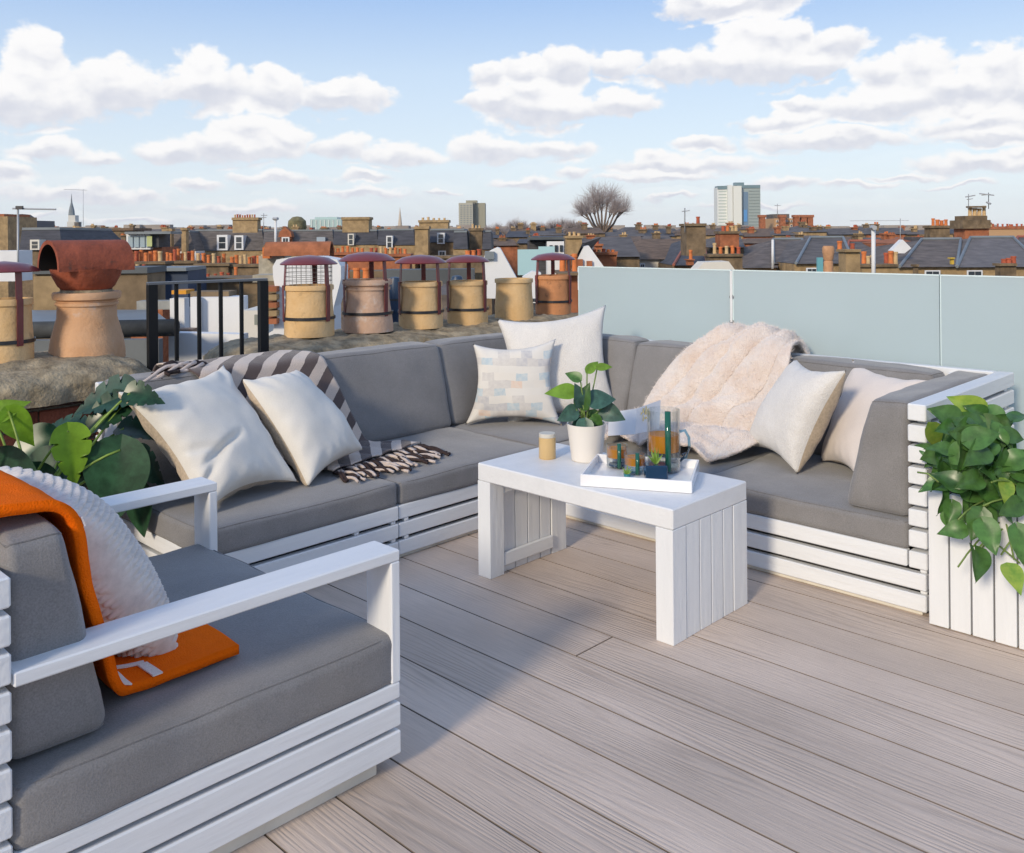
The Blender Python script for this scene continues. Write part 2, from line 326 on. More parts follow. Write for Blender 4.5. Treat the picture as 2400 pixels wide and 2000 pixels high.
# ================================================================ slatted furniture
SL_H=.055; TOPS=[.210,.1404,.0708]
sl_cache={}
def slat(parent,x0,x1,y0,y1,z0,z1,name='slat',m_=None,b=.0035):
    key=(round(x1-x0,4),round(y1-y0,4),round(z1-z0,4),(m_ or whiteg).name,b)
    if key not in sl_cache: sl_cache[key]=MB().box(0,x1-x0,0,y1-y0,0,z1-z0,b).mesh(name,m_ or whiteg)
    return link(name,sl_cache[key],(x0,y0,z0),parent)
whx=mat('white_paint_x',(.76,.77,.78),.5,var=.025,vscale=26,bump=.2,bscale=55,stretch=(.12,1,1))
whz=mat('white_paint_z',(.76,.77,.78),.5,var=.025,vscale=26,bump=.2,bscale=55,stretch=(1,1,.12))
whiteg_y=whiteg
def cushion(name,parent,x0,x1,y0,y1,z0,z1,r=.028,crown=.012,shear=None,m_=None,n=16,wr=.0055,seed=0):
    """soft rounded box; shear=(dx,dy) shifts of the four top corners as function"""
    mb=MB(); cx,cy,cz=(x0+x1)/2,(y0+y1)/2,(z0+z1)/2; hx,hy,hz=(x1-x0)/2,(y1-y0)/2,(z1-z0)/2
    def par(k,h):   # parameter list from -1..1 dense at the rounded edges
        c=1-r/h; return sorted(set([-1,1]+[s*(c+(1-c)*math.sin(a*math.pi/8)) for a in range(0,4) for s in(-1,1)]+[c*(-1+2*i/k) for i in range(k+1)]))
    def fix(u,v,w_):
        p=Vector((u*hx,v*hy,w_*hz)); q=Vector((max(-hx+r,min(hx-r,p.x)),max(-hy+r,min(hy-r,p.y)),max(-hz+r,min(hz-r,p.z))))
        d=p-q
        if d.length>1e-9: p=q+d.normalized()*r
        un,vn,wn_=p.x/hx,p.y/hy,p.z/hz
        cu=(1-un*un);cv=(1-vn*vn);cw=(1-wn_*wn_)
        p.z+=wn_*crown*min(1,cu*2.2)*min(1,cv*2.2)
        p.x+=un*crown*.8*min(1,cv*2.2)*min(1,max(0,cw)*2.2); p.y+=vn*crown*.8*min(1,cu*2.2)*min(1,max(0,cw)*2.2)
        w0=(Vector((cx,cy,cz))+p)
        nn=noise.noise(w0*4.0+Vector((seed,0,0)))*wr+noise.noise(w0*11)*wr*.5
        p.z+=nn*(1 if wn_>0 else 0)*1.2; p.x+=nn*un; p.y+=nn*vn
        if shear:
            t=(wn_+1)/2; dx,dy=shear(un,vn,t); p.x+=dx; p.y+=dy
        return Vector((cx,cy,cz))+p
    P_=[par(n,hx),par(n,hy),par(max(4,n//2),hz)]
    for ax in range(3):
        for s in(-1,1):
            A,B=[P_[i] for i in range(3) if i!=ax]; k=len(mb.v); vs=[];fs=[]
            for a in A:
                for b in B:
                    q=[0,0,0]; q[ax]=s; o_=[i for i in range(3) if i!=ax]; q[o_[0]]=a; q[o_[1]]=b; vs.append(tuple(fix(*q)))
            nb_=len(B)
            for i in range(len(A)-1):
                for j in range(nb_-1): 
                    f_=(i*nb_+j,(i+1)*nb_+j,(i+1)*nb_+j+1,i*nb_+j+1); fs.append(f_)
            mb.add(vs,fs)
    o=mb.obj(name,m_ or grey,parent,smooth=True,weld=True)
    # piped seams round the top and bottom edges, sewn into the cover
    q=.72*r; uu,vv=(hx-r+q)/hx,(hy-r+q)/hy
    for sw in (1,-1):
        ww=sw*(hz-r+q)/hz; loop=[]
        for (a,b) in (((-1,-1),(1,-1)),((1,-1),(1,1)),((1,1),(-1,1)),((-1,1),(-1,-1))):
            for i in range(14):
                k=i/14; u_=a[0]+(b[0]-a[0])*k; v_=a[1]+(b[1]-a[1])*k; loop.append(fix(u_*uu,v_*vv,ww))
        loop.append(loop[0]); MB().tube(loop,.0024,6).obj('piping',PIPE if m_ is None else m_,parent,smooth=True)
    return o

# ---------------------------------------------------------------- corner sofa
AX0,AYF,AYB,BXF,BXB,BY0=1.45,2.816,3.71,3.0875,4.04,1.118
sofa=empty('corner_sofa',(3.1,2.8,0),'large white slatted corner sofa with grey seat and back cushions','sofa')
for zt in TOPS:
    slat(sofa,AX0,2.2555,AYF,AYF+.03,zt-SL_H,zt,m_=whx); slat(sofa,2.2615,BXF-.002,AYF+.004,AYF+.034,zt-SL_H,zt,m_=whx)
    slat(sofa,AX0-.0,AX0+.03,AYF+.033,AYB-.002,zt-SL_H,zt)
    slat(sofa,BXF,BXF+.03,1.183 if zt>.2 else 1.122,AYF-.003,zt-SL_H,zt)
    if zt!=.210: pass
for zt in TOPS[:-1]:
    for x in(2.05,2.225,2.29,2.95): slat(sofa,x,x+.022,AYF+.006,AYF+.03,zt-SL_H-.0145,zt-SL_H,'spacer')
    for x in (3.095,): 
        for y in (1.135,2.0,2.79): slat(sofa,x+.004,x+.025,y-.011,y+.011,zt-SL_H-.0145,zt-SL_H,'spacer')
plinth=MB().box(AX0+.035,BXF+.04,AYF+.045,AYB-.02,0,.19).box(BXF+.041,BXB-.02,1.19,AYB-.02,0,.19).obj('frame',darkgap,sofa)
lip=MB().box(AX0+.02,BXF+.01,AYF+.018,AYF+.04,0,.03,.002).obj('foot_rail',cream,sofa)
lip=MB().box(BXF+.016,BXF+.038,1.14,AYF+.01,0,.03,.002).obj('foot_rail',cream,sofa)
# back frames: horizontal slats
for k in range(10):
    zt=.697-.0696*k
    if zt<.09: break
    slat(sofa,AX0,BXB-.045,AYB-.03,AYB,zt-SL_H,zt,m_=whx)
    slat(sofa,BXB-.04,BXB,BY0+.064,AYB,zt-SL_H,zt)
slat(sofa,AX0,AX0+.03,AYB-.20,AYB-.033,.24,.69,'post',whz)
for x in (1.55,2.26,3.0,3.9): slat(sofa,x,x+.05,AYB-.056,AYB-.033,.2,.68,'post',whz)
for y in (1.3,2.0,2.8,3.5): slat(sofa,BXB-.066,BXB-.043,y,y+.05,.2,.68,'post',whz)
# slatted right arm
for k in range(8):
    zt=.697-.0696*k
    slat(sofa,BXF,BXB,BY0,BY0+.06,zt-SL_H,zt,'arm_slat',whx)
    if k<7:
        for x in (BXF+.05,3.55,BXB-.08): slat(sofa,x,x+.03,BY0+.012,BY0+.048,zt-SL_H-.0145,zt-SL_H,'spacer')
# seat cushions
for i,(a,b,c,d) in enumerate([(AX0+.0,2.254,AYF+.002,3.66),(2.262,3.083,AYF+.002,3.66),(3.092,3.99,AYF+.006,3.66)]):
    cushion('seat_cushion',sofa,a,b,c,d,.208,.303,r=.018,crown=.008,seed=i)
cushion('seat_cushion',sofa,BXF+.004,3.99,1.985,AYF-.001,.208,.303,r=.018,crown=.008,seed=5)
cushion('seat_cushion',sofa,BXF+.004,3.99,1.183,1.98,.208,.303,r=.018,crown=.008,seed=6,wr=.006,n=22)
# wedge back cushions
def wedgeA(un,vn,t): return (0,(.5-vn*.5)*(.11*t))          # front face leans back
def wedgeB(un,vn,t): return ((.5-un*.5)*(.11*t),0)
for i,(a,b) in enumerate([(AX0+.01,2.245),(2.256,3.085)]):
    cushion('back_cushion',sofa,a,b,3.405,3.672,.309,.712,r=.024,crown=.010,shear=wedgeA,seed=10+i)
cushion('back_cushion',sofa,3.10,3.74,3.42,3.672,.309,.708,r=.024,crown=.010,shear=wedgeA,seed=13)
cushion('back_cushion',sofa,3.73,3.99,2.85,3.40,.309,.708,r=.024,crown=.010,shear=wedgeB,seed=14)
cushion('back_cushion',sofa,3.73,3.99,2.065,2.838,.309,.702,r=.024,crown=.010,shear=wedgeB,seed=15)
cushion('back_cushion',sofa,3.73,3.99,1.36,2.055,.309,.690,r=.024,crown=.010,shear=wedgeB,seed=16)
cushion('arm_cushion',sofa,3.115,3.985,1.186,1.41,.306,.692,r=.026,crown=.008,shear=lambda un,vn,t:(0,-(.5+vn*.5)*.095*t),seed=17)

# ---------------------------------------------------------------- armchair
chair=empty('armchair',(.93,2.14,0),'white slatted armchair with a grey cushion in the left foreground','armchair')
CX0,CX1,CY0,CY1=.470,1.37,1.707,2.68
ZT=.5235
for (y0,y1) in ((CY0,CY0+.098),(CY1-.098,CY1)):
    # arm: board on top, front post, back post — one mitred frame
    mb=MB().box(CX0+.058,CX1,y0,y1,ZT-.026,ZT,.003); mb.obj('armrest',whx,chair)
    MB().box(CX1-.027,CX1,y0,y1,.212,ZT-.0265,.003).obj('front_post',whz,chair)
for zt,x1,hh in ((.2115,CX1-.002,.038),(.1625,CX1,.055),(.0965,CX1,.055)):
    slat(chair,CX0+.058,x1,CY0,CY0+.028,zt-hh,zt,m_=whx)
    slat(chair,CX0+.058,x1,CY1-.028,CY1,zt-hh,zt,m_=whx)
    slat(chair,x1-.028,x1-.0,CY0+.029,CY1-.029,zt-hh,zt)
mid=[.164,.107]
for k in range(9):
    zt=.69-.0655*k
    slat(chair,CX0,CX0+.055,CY0+.0,CY1,zt-.053,zt,'back_slat')
for y in (CY0+.05,CY1-.10): slat(chair,CX0-.024,CX0-.001,y,y+.05,.1,.685,'post',whz)
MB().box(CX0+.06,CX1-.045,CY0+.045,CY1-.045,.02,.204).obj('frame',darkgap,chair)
MB().box(CX0+.03,CX1-.052,CY0+.028,CY0+.05,0,.034,.002).box(CX1-.075,CX1-.052,CY0+.05,CY1-.05,0,.034,.002).obj('foot_rail',cream,chair)
cushion('seat_cushion',chair,CX0+.058,CX1-.010,CY0+.004,CY1-.01,.206,.325,r=.021,crown=.010,seed=30,n=18)
cushion('back_cushion',chair,.530,.718,CY0+.055,CY1-.08,.335,.735,r=.030,crown=.012,shear=lambda un,vn,t:(-(.5+un*.5)*.085*t,0),seed=31)

# ---------------------------------------------------------------- coffee table
TX0,TX1,TY0,TY1,TH=2.3547,2.7986,1.6084,2.4728,.419
tab=empty('coffee_table',((TX0+TX1)/2,(TY0+TY1)/2,0),'white plank coffee table standing on the deck inside the corner sofa','table')
TB=.0645
MB().box(TX0,TX1,TY0,TY1,TH-TB,TH,.004).obj('tabletop',white,tab)
def table_leg(y0,y1,out):
    n=6; lw=(TX1-TX0)
    edges=[0,.17,.345,.50,.66,.80,1]
    # front end plank is a full-thickness block, the rest planks
    for i in range(n):
        a=TX0+lw*edges[i]+(.0022 if i else 0); b=TX0+lw*edges[i+1]-(.0022 if i<n-1 else 0)
        yy0,yy1=(y0,y1) if i==0 else ((y0,y0+.05) if out<0 else (y1-.05,y1)) if i==n-1 else ((y0,y0+.03) if out<0 else (y1-.03,y1))
        if 0<i<n-1:
            yy0,yy1=(y0+.0015,y0+.046) if out<0 else (y1-.046,y1-.0015)
        slat(tab,a,b,yy0,yy1,0,TH-TB-.0005,'leg_plank',whz,b=.0016)
    yi0,yi1=(y1-.017,y1-.003) if out<0 else (y0+.003,y0+.017)
    slat(tab,TX0+lw*.175,TX1-lw*.205,yi0,yi1,.028,.078,'rail',whx)
    slat(tab,TX0+lw*.175,TX1-lw*.205,yi0,yi1,TH-TB-.055,TH-TB-.002,'rail',whx)
table_leg(TY0,TY0+TB,-1); table_leg(TY1-TB,TY1,1)

# ---------------------------------------------------------------- planter
pl=empty('planter_box',(3.26,.62,0),'white planter box of upright planks at the right end of the sofa','planter')
PX=3.045
y=1.098
ps=[1.098]
w_=.0655
while y>.15:
    slat(pl,PX,PX+.022,y-w_+.0055,y,0.004,.432,'plank',whz,b=.0016); y-=w_
    last=y
xx=PX+.026
while xx<3.5:
    slat(pl,xx,min(3.5,xx+w_-.0055),1.078,1.10,0.004,.432,'plank',whz,b=.0016)
    slat(pl,xx,min(3.5,xx+w_-.0055),last+.003,last+.025,0.004,.432,'plank',whz,b=.0016); xx+=w_
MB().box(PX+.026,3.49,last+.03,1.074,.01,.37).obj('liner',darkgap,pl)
MB().box(PX+.03,3.486,last+.034,1.07,.37,.385).obj('soil',mat('soil',(.03,.02,.014),.95,var=.4,bump=1,bscale=90),pl)

# ---------------------------------------------------------------- glass balustrade
def glass_mat():
    M_=mat('frosted_glass',(.63,.725,.755),.16,spec=.6,coat=.5,var=.015,vscale=1.2)
    t=M_.node_tree; N=t.nodes; Lk=t.links.new; p=N['Principled BSDF']; tr=N.new('ShaderNodeBsdfTranslucent'); tr.inputs[0].default_value=(.62,.78,.79,1)
    ms_=N.new('ShaderNodeMixShader'); ms_.inputs[0].default_value=.35; Lk(p.outputs[0],ms_.inputs[1]); Lk(tr.outputs[0],ms_.inputs[2]); Lk(ms_.outputs[0],N['Material Output'].inputs[0]); return M_
GL=glass_mat(); GE=mat('glass_edge',(.20,.42,.40),.1,spec=.7)
GX=4.25
gb=empty('glass_balustrade',(GX,2.4,0),'frosted pale blue glass balustrade behind the right side of the sofa','balustrade')
gy0=atX(1356.6,626,GX); gy1=atX(1716,640,GX); gy2=atX(2203,650,GX)
ztop=gy0.z
for a,b in ((gy0.y,gy1.y+.006),(gy1.y-.006,gy2.y+.002),(gy2.y-.002,.35),(.342,-.9)):
    mb=MB().box(GX-.006,GX+.006,b,a,.02,ztop,.001)
    o=mb.obj('glass_panel',GL,gb)
    MB().box(GX-.0062,GX+.0062,b,a,ztop,ztop+.005).box(GX-.0065,GX+.0065,a-.004,a,.02,ztop-.001).obj('glass_edge',mat('glass_lit_edge',(.72,.84,.84),.15),o)
steel=mat('steel',(.55,.56,.57),.25,metal=1)
for yy in (gy1.y,):
    for z in (.30,.52,.80,.93): MB().lathe([(0,-.008),(.013,-.008),(.013,.008),(0,.008)],M=Matrix.Translation((GX,yy,z))@Matrix.Rotation(math.pi/2,4,'Y'),n=14).obj('clamp',steel,gb)
MB().box(GX-.013,GX+.013,gy1.y-.006,gy1.y+.006,.80,ztop).obj('joint_strip',white,gb)
MB().box(GX-.012,GX+.012,gy1.y-.005,gy1.y+.005,.02,.795).obj('joint_strip',mat('grey_gasket',(.10,.20,.22),.4),gb)
MB().box(GX-.03,GX+.03,-.9,gy0.y,-.02,.02,.003).obj('base_channel',steel,gb)

# ================================================================ SOFT THINGS
def pillow(name,label,cat,TL,TR,BR,BL,T,mats,group=None,seed=0,n=34,pinch=.085,wr=.006,ear=.03,knit=0,creases=()):
    """corners in world space, puffed patch, two faces sewn at a seam"""
    TL,TR,BR,BL=[Vector(p) for p in (TL,TR,BR,BL)]
    N_=((TR-BL).cross(TL-BR)).normalized()      # towards the front face
    C_=(TL+TR+BR+BL)/4
    W_=((TR-TL).length+(BR-BL).length)/2
    mb=MB()
    def P_(u,v,side):
        s,t=u*2-1,v*2-1                          # -1..1
        ps=s*(1-pinch*(1-t*t)*(abs(s)**3)); pt=t*(1-pinch*(1-s*s)*(abs(t)**3))
        a,b=(ps+1)/2,(pt+1)/2
        base=(BL*(1-a)+BR*a)*(1-b)+(TL*(1-a)+TR*a)*b
        h=max(0,(1-s*s))*max(0,(1-t*t)); h=h**.42
        q=base*7+Vector((seed*3.1,side*5,0))
        edge=1-min(1,h*1.3)
        nn=noise.noise(q)*wr*1.3+noise.noise(base*16+Vector((seed,0,side)))*wr*.6*(.4+edge)
        # gathered tucks running in from the edges
        ang=math.atan2(t,s); tuck=math.sin(ang*17+seed+3*noise.noise(base*5))*edge*(1-edge)*4*wr*.35
        for (cu,cv,cd_,cw,cl) in creases:
            du=(s-cu); dv=(t-cv)-(du*cl); 
            if abs(du)<.55: nn-=cd_*math.exp(-(dv/cw)**2)*(1-(du/.55)**2)
        d=T*.5*h+ (nn+tuck)*(1 if h>.02 else h/.02)
        if knit:
            k=1; 
            U_,V_=s*W_/2/knit,t*W_/2/knit
            row=math.floor(V_*1.0); 
            d+=knit*.95*(abs(math.sin(math.pi*(U_*.25+V_*.85)))*abs(math.sin(math.pi*(U_*.7-V_*.30)))**.8)*min(1,h*3)
        return base+N_*d*side
    n2=n
    for side in (1,-1):
        mb.grid(lambda u,v:P_(u,v,side),n2,n2,mi=0 if side>0 or len(mats)<2 else 1)
    if len(mats)>1:
        pass
    o=mb.obj(name,list(mats),None,smooth=True,origin=C_,weld=True)
    return tag(o,label,cat,group)
V=Vector
G_='scatter pillows on the corner sofa'
pillow('pillow','largest cream linen pillow, leaning at the left end of the sofa','pillow',atY(272,918,3.24),atY(524,855,3.50),atz(700,1130,.335),atz(480,1208,.318),.20,(creamf,tanside),G_,seed=1,n=56,pinch=.20,wr=.012,creases=((-.35,-.35,.028,.05,.25),(-.75,-.6,.02,.07,.5),(-.8,-.2,.015,.06,-.3)))
pillow('pillow','small cream pillow with tan reverse in front of the striped throw','pillow',V(atY(566,888,3.27)),atY(694,866,3.43),atz(852,1054,.375),atz(722,1142,.318),.19,(creamf,tanside),G_,seed=2,n=50,pinch=.12,wr=.010)
pillow('pillow','large plain white pillow standing in the corner of the sofa','pillow',atY(1164,748,3.42),at(1420,715,4.86),at(1455,975,4.72),at(1185,1005,4.68),.17,(creamf2,),G_,seed=3,n=40,pinch=.17)
# patterned pillow
def pattern_mat():
    M_=bpy.data.materials.new('patterned_linen'); M_.use_nodes=True; t=M_.node_tree; N=t.nodes; Lk=t.links.new; p=N['Principled BSDF']; p.inputs['Roughness'].default_value=.9; p.inputs['Specular IOR Level'].default_value=.15
    tcn=N.new('ShaderNodeTexCoord'); mp=N.new('ShaderNodeMapping'); Lk(tcn.outputs['Object'],mp.inputs[0]); mp.inputs['Rotation'].default_value=(0,0,R_(-135.9)+math.pi/1)
    ns=N.new('ShaderNodeTexNoise'); ns.inputs['Scale'].default_value=7; Lk(mp.outputs[0],ns.inputs['Vector'])
    va=N.new('ShaderNodeVectorMath'); va.operation='MULTIPLY_ADD'; Lk(ns.outputs['Color'],va.inputs[0]); va.inputs[1].default_value=(.03,.03,.03); Lk(mp.outputs[0],va.inputs[2])
    sp=N.new('ShaderNodeSeparateXYZ'); Lk(va.outputs[0],sp.inputs[0]); cb=N.new('ShaderNodeCombineXYZ')
    def M(op,a,b=0):
        n=N.new('ShaderNodeMath'); n.operation=op
        for i,v in enumerate((a,b)):
            if isinstance(v,(int,float)): n.inputs[i].default_value=v
            else: Lk(v,n.inputs[i])
        return n.outputs[0]
    row=M('FLOOR',M('DIVIDE',sp.outputs[2],.036)); 
    col=M('FLOOR',M('DIVIDE',M('ADD',sp.outputs[0],M('MULTIPLY',row,.031)),.058))
    Lk(col,cb.inputs[0]); Lk(row,cb.inputs[1]); wn_=N.new('ShaderNodeTexWhiteNoise'); wn_.noise_dimensions='2D'; Lk(cb.outputs[0],wn_.inputs['Vector'])
    cr=N.new('ShaderNodeValToRGB'); cr.color_ramp.interpolation='CONSTANT'; Lk(wn_.outputs[0],cr.inputs[0])
    els=[(0,(.72,.68,.62)),(.30,(.60,.57,.54)),(.45,(.72,.69,.64)),(.60,(.46,.55,.60)),(.74,(.52,.51,.52)),(.84,(.72,.55,.44)),(.89,(.70,.67,.62))]
    cr.color_ramp.elements[0].position=0; cr.color_ramp.elements[0].color=(*els[0][1],1); cr.color_ramp.elements[1].position=els[1][0]; cr.color_ramp.elements[1].color=(*els[1][1],1)
    for q,c_ in els[2:]: e=cr.color_ramp.elements.new(q); e.color=(*c_,1)
    n5=N.new('ShaderNodeTexNoise'); n5.inputs['Scale'].default_value=55; Lk(mp.outputs[0],n5.inputs['Vector'])
    r=N.new('ShaderNodeMapRange'); Lk(n5.outputs[0],r.inputs[0]); r.inputs[1].default_value=.35; r.inputs[2].default_value=.65
    mx_=N.new('ShaderNodeMix'); mx_.data_type='RGBA'; Lk(M('MULTIPLY',r.outputs[0],.45),mx_.inputs['Factor']); Lk(cr.outputs[0],mx_.inputs['A']); mx_.inputs['B'].default_value=(.72,.69,.64,1); Lk(mx_.outputs['Result'],p.inputs['Base Color'])
    return M_
pillow('pillow','pale pillow with a blue, grey and peach brushstroke pattern','pillow',at(1108,806,4.66),at(1303,794,4.66),atz(1318,998,.312),atz(1090,996,.312),.15,(pattern_mat(),tanside),G_,seed=4,n=44,pinch=.20,wr=.008)
# waffle pillow and pink pillow at the right
pillow('pillow','cream waffle-weave pillow right of the fluffy pink throw','pillow',atX(1866,842,3.74),atX(1984,868,3.45),atz(1868,1112,.312),atz(1748,1046,.335),.19,(creamf2,tanside),G_,seed=5,n=44,pinch=.17)
pillow('pillow','blush linen pillow tucked against the right arm cushion','pillow',atX(1998,843,3.92),atY(2185,892,1.34),V((3.36,1.46,.315)),atz(1925,1082,.315),.15,(pinkf,tanside),G_,seed=6,n=40,pinch=.18)
# knitted pillow on the chair
knitm=mat('knit_wool',(.68,.62,.57),.95,var=.12,vscale=40,sheen=.3,spec=.1)
pillow('pillow','chunky white knitted pillow leaning in the armchair','pillow',V((.69,1.90,.725)),V((.66,2.30,.75)),V((.86,2.38,.345)),V((.925,1.93,.340)),.21,(knitm,),seed=8,n=300,pinch=.03,wr=.003,knit=.0125)

# ---------------------------------------------------------------- draped cloths
def catmull(P_,t):
    n=len(P_)-1; x=t*n; i=min(n-1,int(x)); f=x-i
    p0=P_[max(0,i-1)];p1=P_[i];p2=P_[i+1];p3=P_[min(n,i+2)]
    return .5*((2*p1)+(p2-p0)*f+(2*p0-5*p1+4*p2-p3)*f*f+(3*p1-p0-3*p2+p3)*f**3)
def drape(name,rows,nu,nv,disp,mats,parent=None,thick=.006,uvfn=None,off=1,origin=None):
    """rows: list of (left point, right point[, mid points]); s across 0..1, t along"""
    A=[Vector(r[0]) for r in rows]; B=[Vector(r[-1]) for r in rows]
    def base(s,t): return catmull(A,t).lerp(catmull(B,t),s)
    mb=MB()
    def fn(u,v):
        s,t=u,v; p=base(s,t); e=.004
        ds=base(min(1,s+e),t)-base(max(0,s-e),t); dt=base(s,min(1,t+e))-base(s,max(0,t-e)); n_=-ds.cross(dt)
        if n_.length>0: n_.normalize()
        return p+disp(s,t,p,n_)
    mb.grid(fn,nu,nv); mb.f=[f[::-1] for f in mb.f]
    if origin is None: origin=tuple(base(.5,.5))
    me=mb.mesh(name,list(mats),origin,True)
    uvl=me.uv_layers.new(name='UVMap'); 
    # arc length along the middle
    Ls=[0]
    for i in range(1,201): Ls.append(Ls[-1]+(base(.5,i/200)-base(.5,(i-1)/200)).length)
    def ulen(t): x=t*200; i=min(199,int(x)); return Ls[i]+(Ls[i+1]-Ls[i])*(x-i)
    Wd=(base(1,.5)-base(0,.5)).length
    for poly in me.polygons:
        for li in poly.loop_indices:
            vi=me.loops[li].vertex_index; i,j=divmod(vi,nv+1); uvl.data[li].uv=((i/nu)*Wd,ulen(j/nv))
    o=link(name,me,origin,parent); 
    if thick: mod_solid(o,thick,off)
    return o,base
def stripe_mat():
    M_=bpy.data.materials.new('striped_wool'); M_.use_nodes=True; t=M_.node_tree; N=t.nodes; Lk=t.links.new; p=N['Principled BSDF']; p.inputs['Roughness'].default_value=.95; p.inputs['Specular IOR Level'].default_value=.1; p.inputs['Sheen Weight'].default_value=.3
    tcn=N.new('ShaderNodeTexCoord'); sp=N.new('ShaderNodeSeparateXYZ'); Lk(tcn.outputs['UV'],sp.inputs[0])
    n5=N.new('ShaderNodeTexNoise'); n5.inputs['Scale'].default_value=60; Lk(tcn.outputs['UV'],n5.inputs['Vector'])
    def M(op,a,b=0):
        n=N.new('ShaderNodeMath'); n.operation=op
        for i,v in enumerate((a,b)):
            if isinstance(v,(int,float)): n.inputs[i].default_value=v
            else: Lk(v,n.inputs[i])
        return n.outputs[0]
    q=M('ADD',M('ADD',sp.outputs[1],M('MULTIPLY',sp.outputs[0],.85)),M('MULTIPLY',n5.outputs[0],.006))
    f=M('GREATER_THAN',M('FRACT',M('DIVIDE',q,.116)),.5)
    mx_=N.new('ShaderNodeMix'); mx_.data_type='RGBA'; Lk(f,mx_.inputs['Factor']); mx_.inputs['A'].default_value=(.64,.53,.45,1); mx_.inputs['B'].default_value=(.115,.085,.08,1)
    n6=N.new('ShaderNodeTexNoise'); n6.inputs['Scale'].default_value=420; Lk(tcn.outputs['UV'],n6.inputs['Vector'])
    m2=N.new('ShaderNodeMix'); m2.data_type='RGBA'; m2.blend_type='MULTIPLY'; m2.inputs['Factor'].default_value=.7; Lk(mx_.outputs['Result'],m2.inputs['A'])
    r=N.new('ShaderNodeMapRange'); Lk(n6.outputs[0],r.inputs[0]); r.inputs[1].default_value=.3; r.inputs[2].default_value=.7; r.inputs[3].default_value=.55; r.inputs[4].default_value=1.35; Lk(r.outputs[0],m2.inputs['B']); Lk(m2.outputs['Result'],p.inputs['Base Color'])
    b=N.new('ShaderNodeBump'); b.inputs['Strength'].default_value=.5; b.inputs['Distance'].default_value=.004; Lk(n6.outputs[0],b.inputs['Height']); Lk(b.outputs[0],p.inputs['Normal'])
    return M_
STR=stripe_mat()
def sdisp(s,t,p,n_):
    k=.006*noise.noise(p*6)+.004*noise.noise(p*14)
    flat=max(0,min(1,(t-.66)/.1))
    k+=flat*(.009*abs(math.sin(s*13+2*noise.noise(p*5)))+.008)
    return n_*(k+.004)
rows=[((1.70,3.76,.40),(2.25,3.76,.40)),((1.70,3.745,.60),(2.29,3.745,.60)),((1.70,3.72,.722),(2.33,3.72,.722)),((1.72,3.63,.730),(2.36,3.63,.732)),((1.76,3.520,.716),(2.375,3.515,.716)),((1.79,3.487,.67),(2.39,3.483,.67)),
      ((1.84,3.445,.56),(2.43,3.442,.56)),((1.90,3.405,.43),(2.475,3.400,.43)),((1.97,3.365,.335),(2.51,3.360,.335)),((2.03,3.28,.316),(2.59,3.30,.316)),((2.08,3.17,.316),(2.64,3.25,.316)),((2.12,3.06,.316),(2.67,3.17,.316))]
thr,tbase=drape('striped_throw',rows,60,150,sdisp,(STR,),thick=.006)
tag(thr,'brown and cream striped wool throw draped over the left sofa back','throw')
def fringe(parent,base,t_,dirv,n_,m1,m2,L=.12,name='fringe',s0=0,s1=1,hang=None,r=.0055):
    mbs=(MB(),MB())
    for i in range(n_):
        s=s0+(s1-s0)*(i+.5)/n_+random.uniform(-.004,.004); p=base(s,t_)+Vector((0,0,.008)); pts=[p]; d=Vector(dirv)+Vector((random.uniform(-.22,.22),random.uniform(-.15,.15),0)); d.normalize()
        LL=L*random.uniform(.75,1.15); k=7; w_=random.uniform(-1,1)
        for j in range(1,k+1):
            q=p+d*LL*j/k+Vector((-d.y,d.x,0))*math.sin(j*.6+w_*3)*.006
            q.z=p.z-.004+.007*math.sin(j*.8+w_*4)*(1 if j<k else .2)
            if hang is not None and q.y<hang: q.z=p.z-(hang-q.y)*1.6; q.y=hang-.004-(hang-q.y)*.15
            pts.append(q)
        mbs[i//2%2].tube(pts,r,6,r1=r*.8)
    for mb,m_ in zip(mbs,(m1,m2)):
        if mb.v: o=mb.obj(name,m_,parent,smooth=True); o['kind']='stuff'
fdark=mat('dark_wool',(.045,.028,.026),.95,var=.3,vscale=60,bump=.4,bscale=300); fcream=mat('cream_wool',(.62,.52,.46),.95,var=.15,vscale=60,bump=.4,bscale=300)
fringe(thr,tbase,1.0,(-.05,-1,0),46,fdark,fcream,L=.17,hang=2.805,r=.0075)
fringe(thr,tbase,.99,(.0,-1,0),18,fdark,fcream,L=.22,hang=2.805,s0=.35,r=.0080)
# bunched corner of the throw with its tassels at the top left
cp=atY(468,862,3.62)
mb=MB(); 
for i in range(9):
    a=Vector((1.76+.012*i,3.62+random.uniform(-.05,.05),.735)); pts=[a]
    for j in range(1,7): pts.append(a+Vector((-.030*j*random.uniform(.8,1.1),-.012*j,-.0008*j*j+.016*math.sin(j*.7+i))))
    MBx=mb
    mb.tube(pts,.011,7,r1=.008)
o=mb.obj('fringe',fdark,thr,smooth=True); o['kind']='stuff'
mb=MB()
for i in range(4):
    a=Vector((1.74+.03*i,3.56,.742)); pts=[a+Vector((-.035*j,-.006*j+.008*math.sin(j+i),.012*math.sin(j*.9+i)-.001*j*j)) for j in range(7)]
    mb.tube(pts,.008,7,r1=.006)
o=mb.obj('fringe',fcream,thr,smooth=True); o['kind']='stuff'

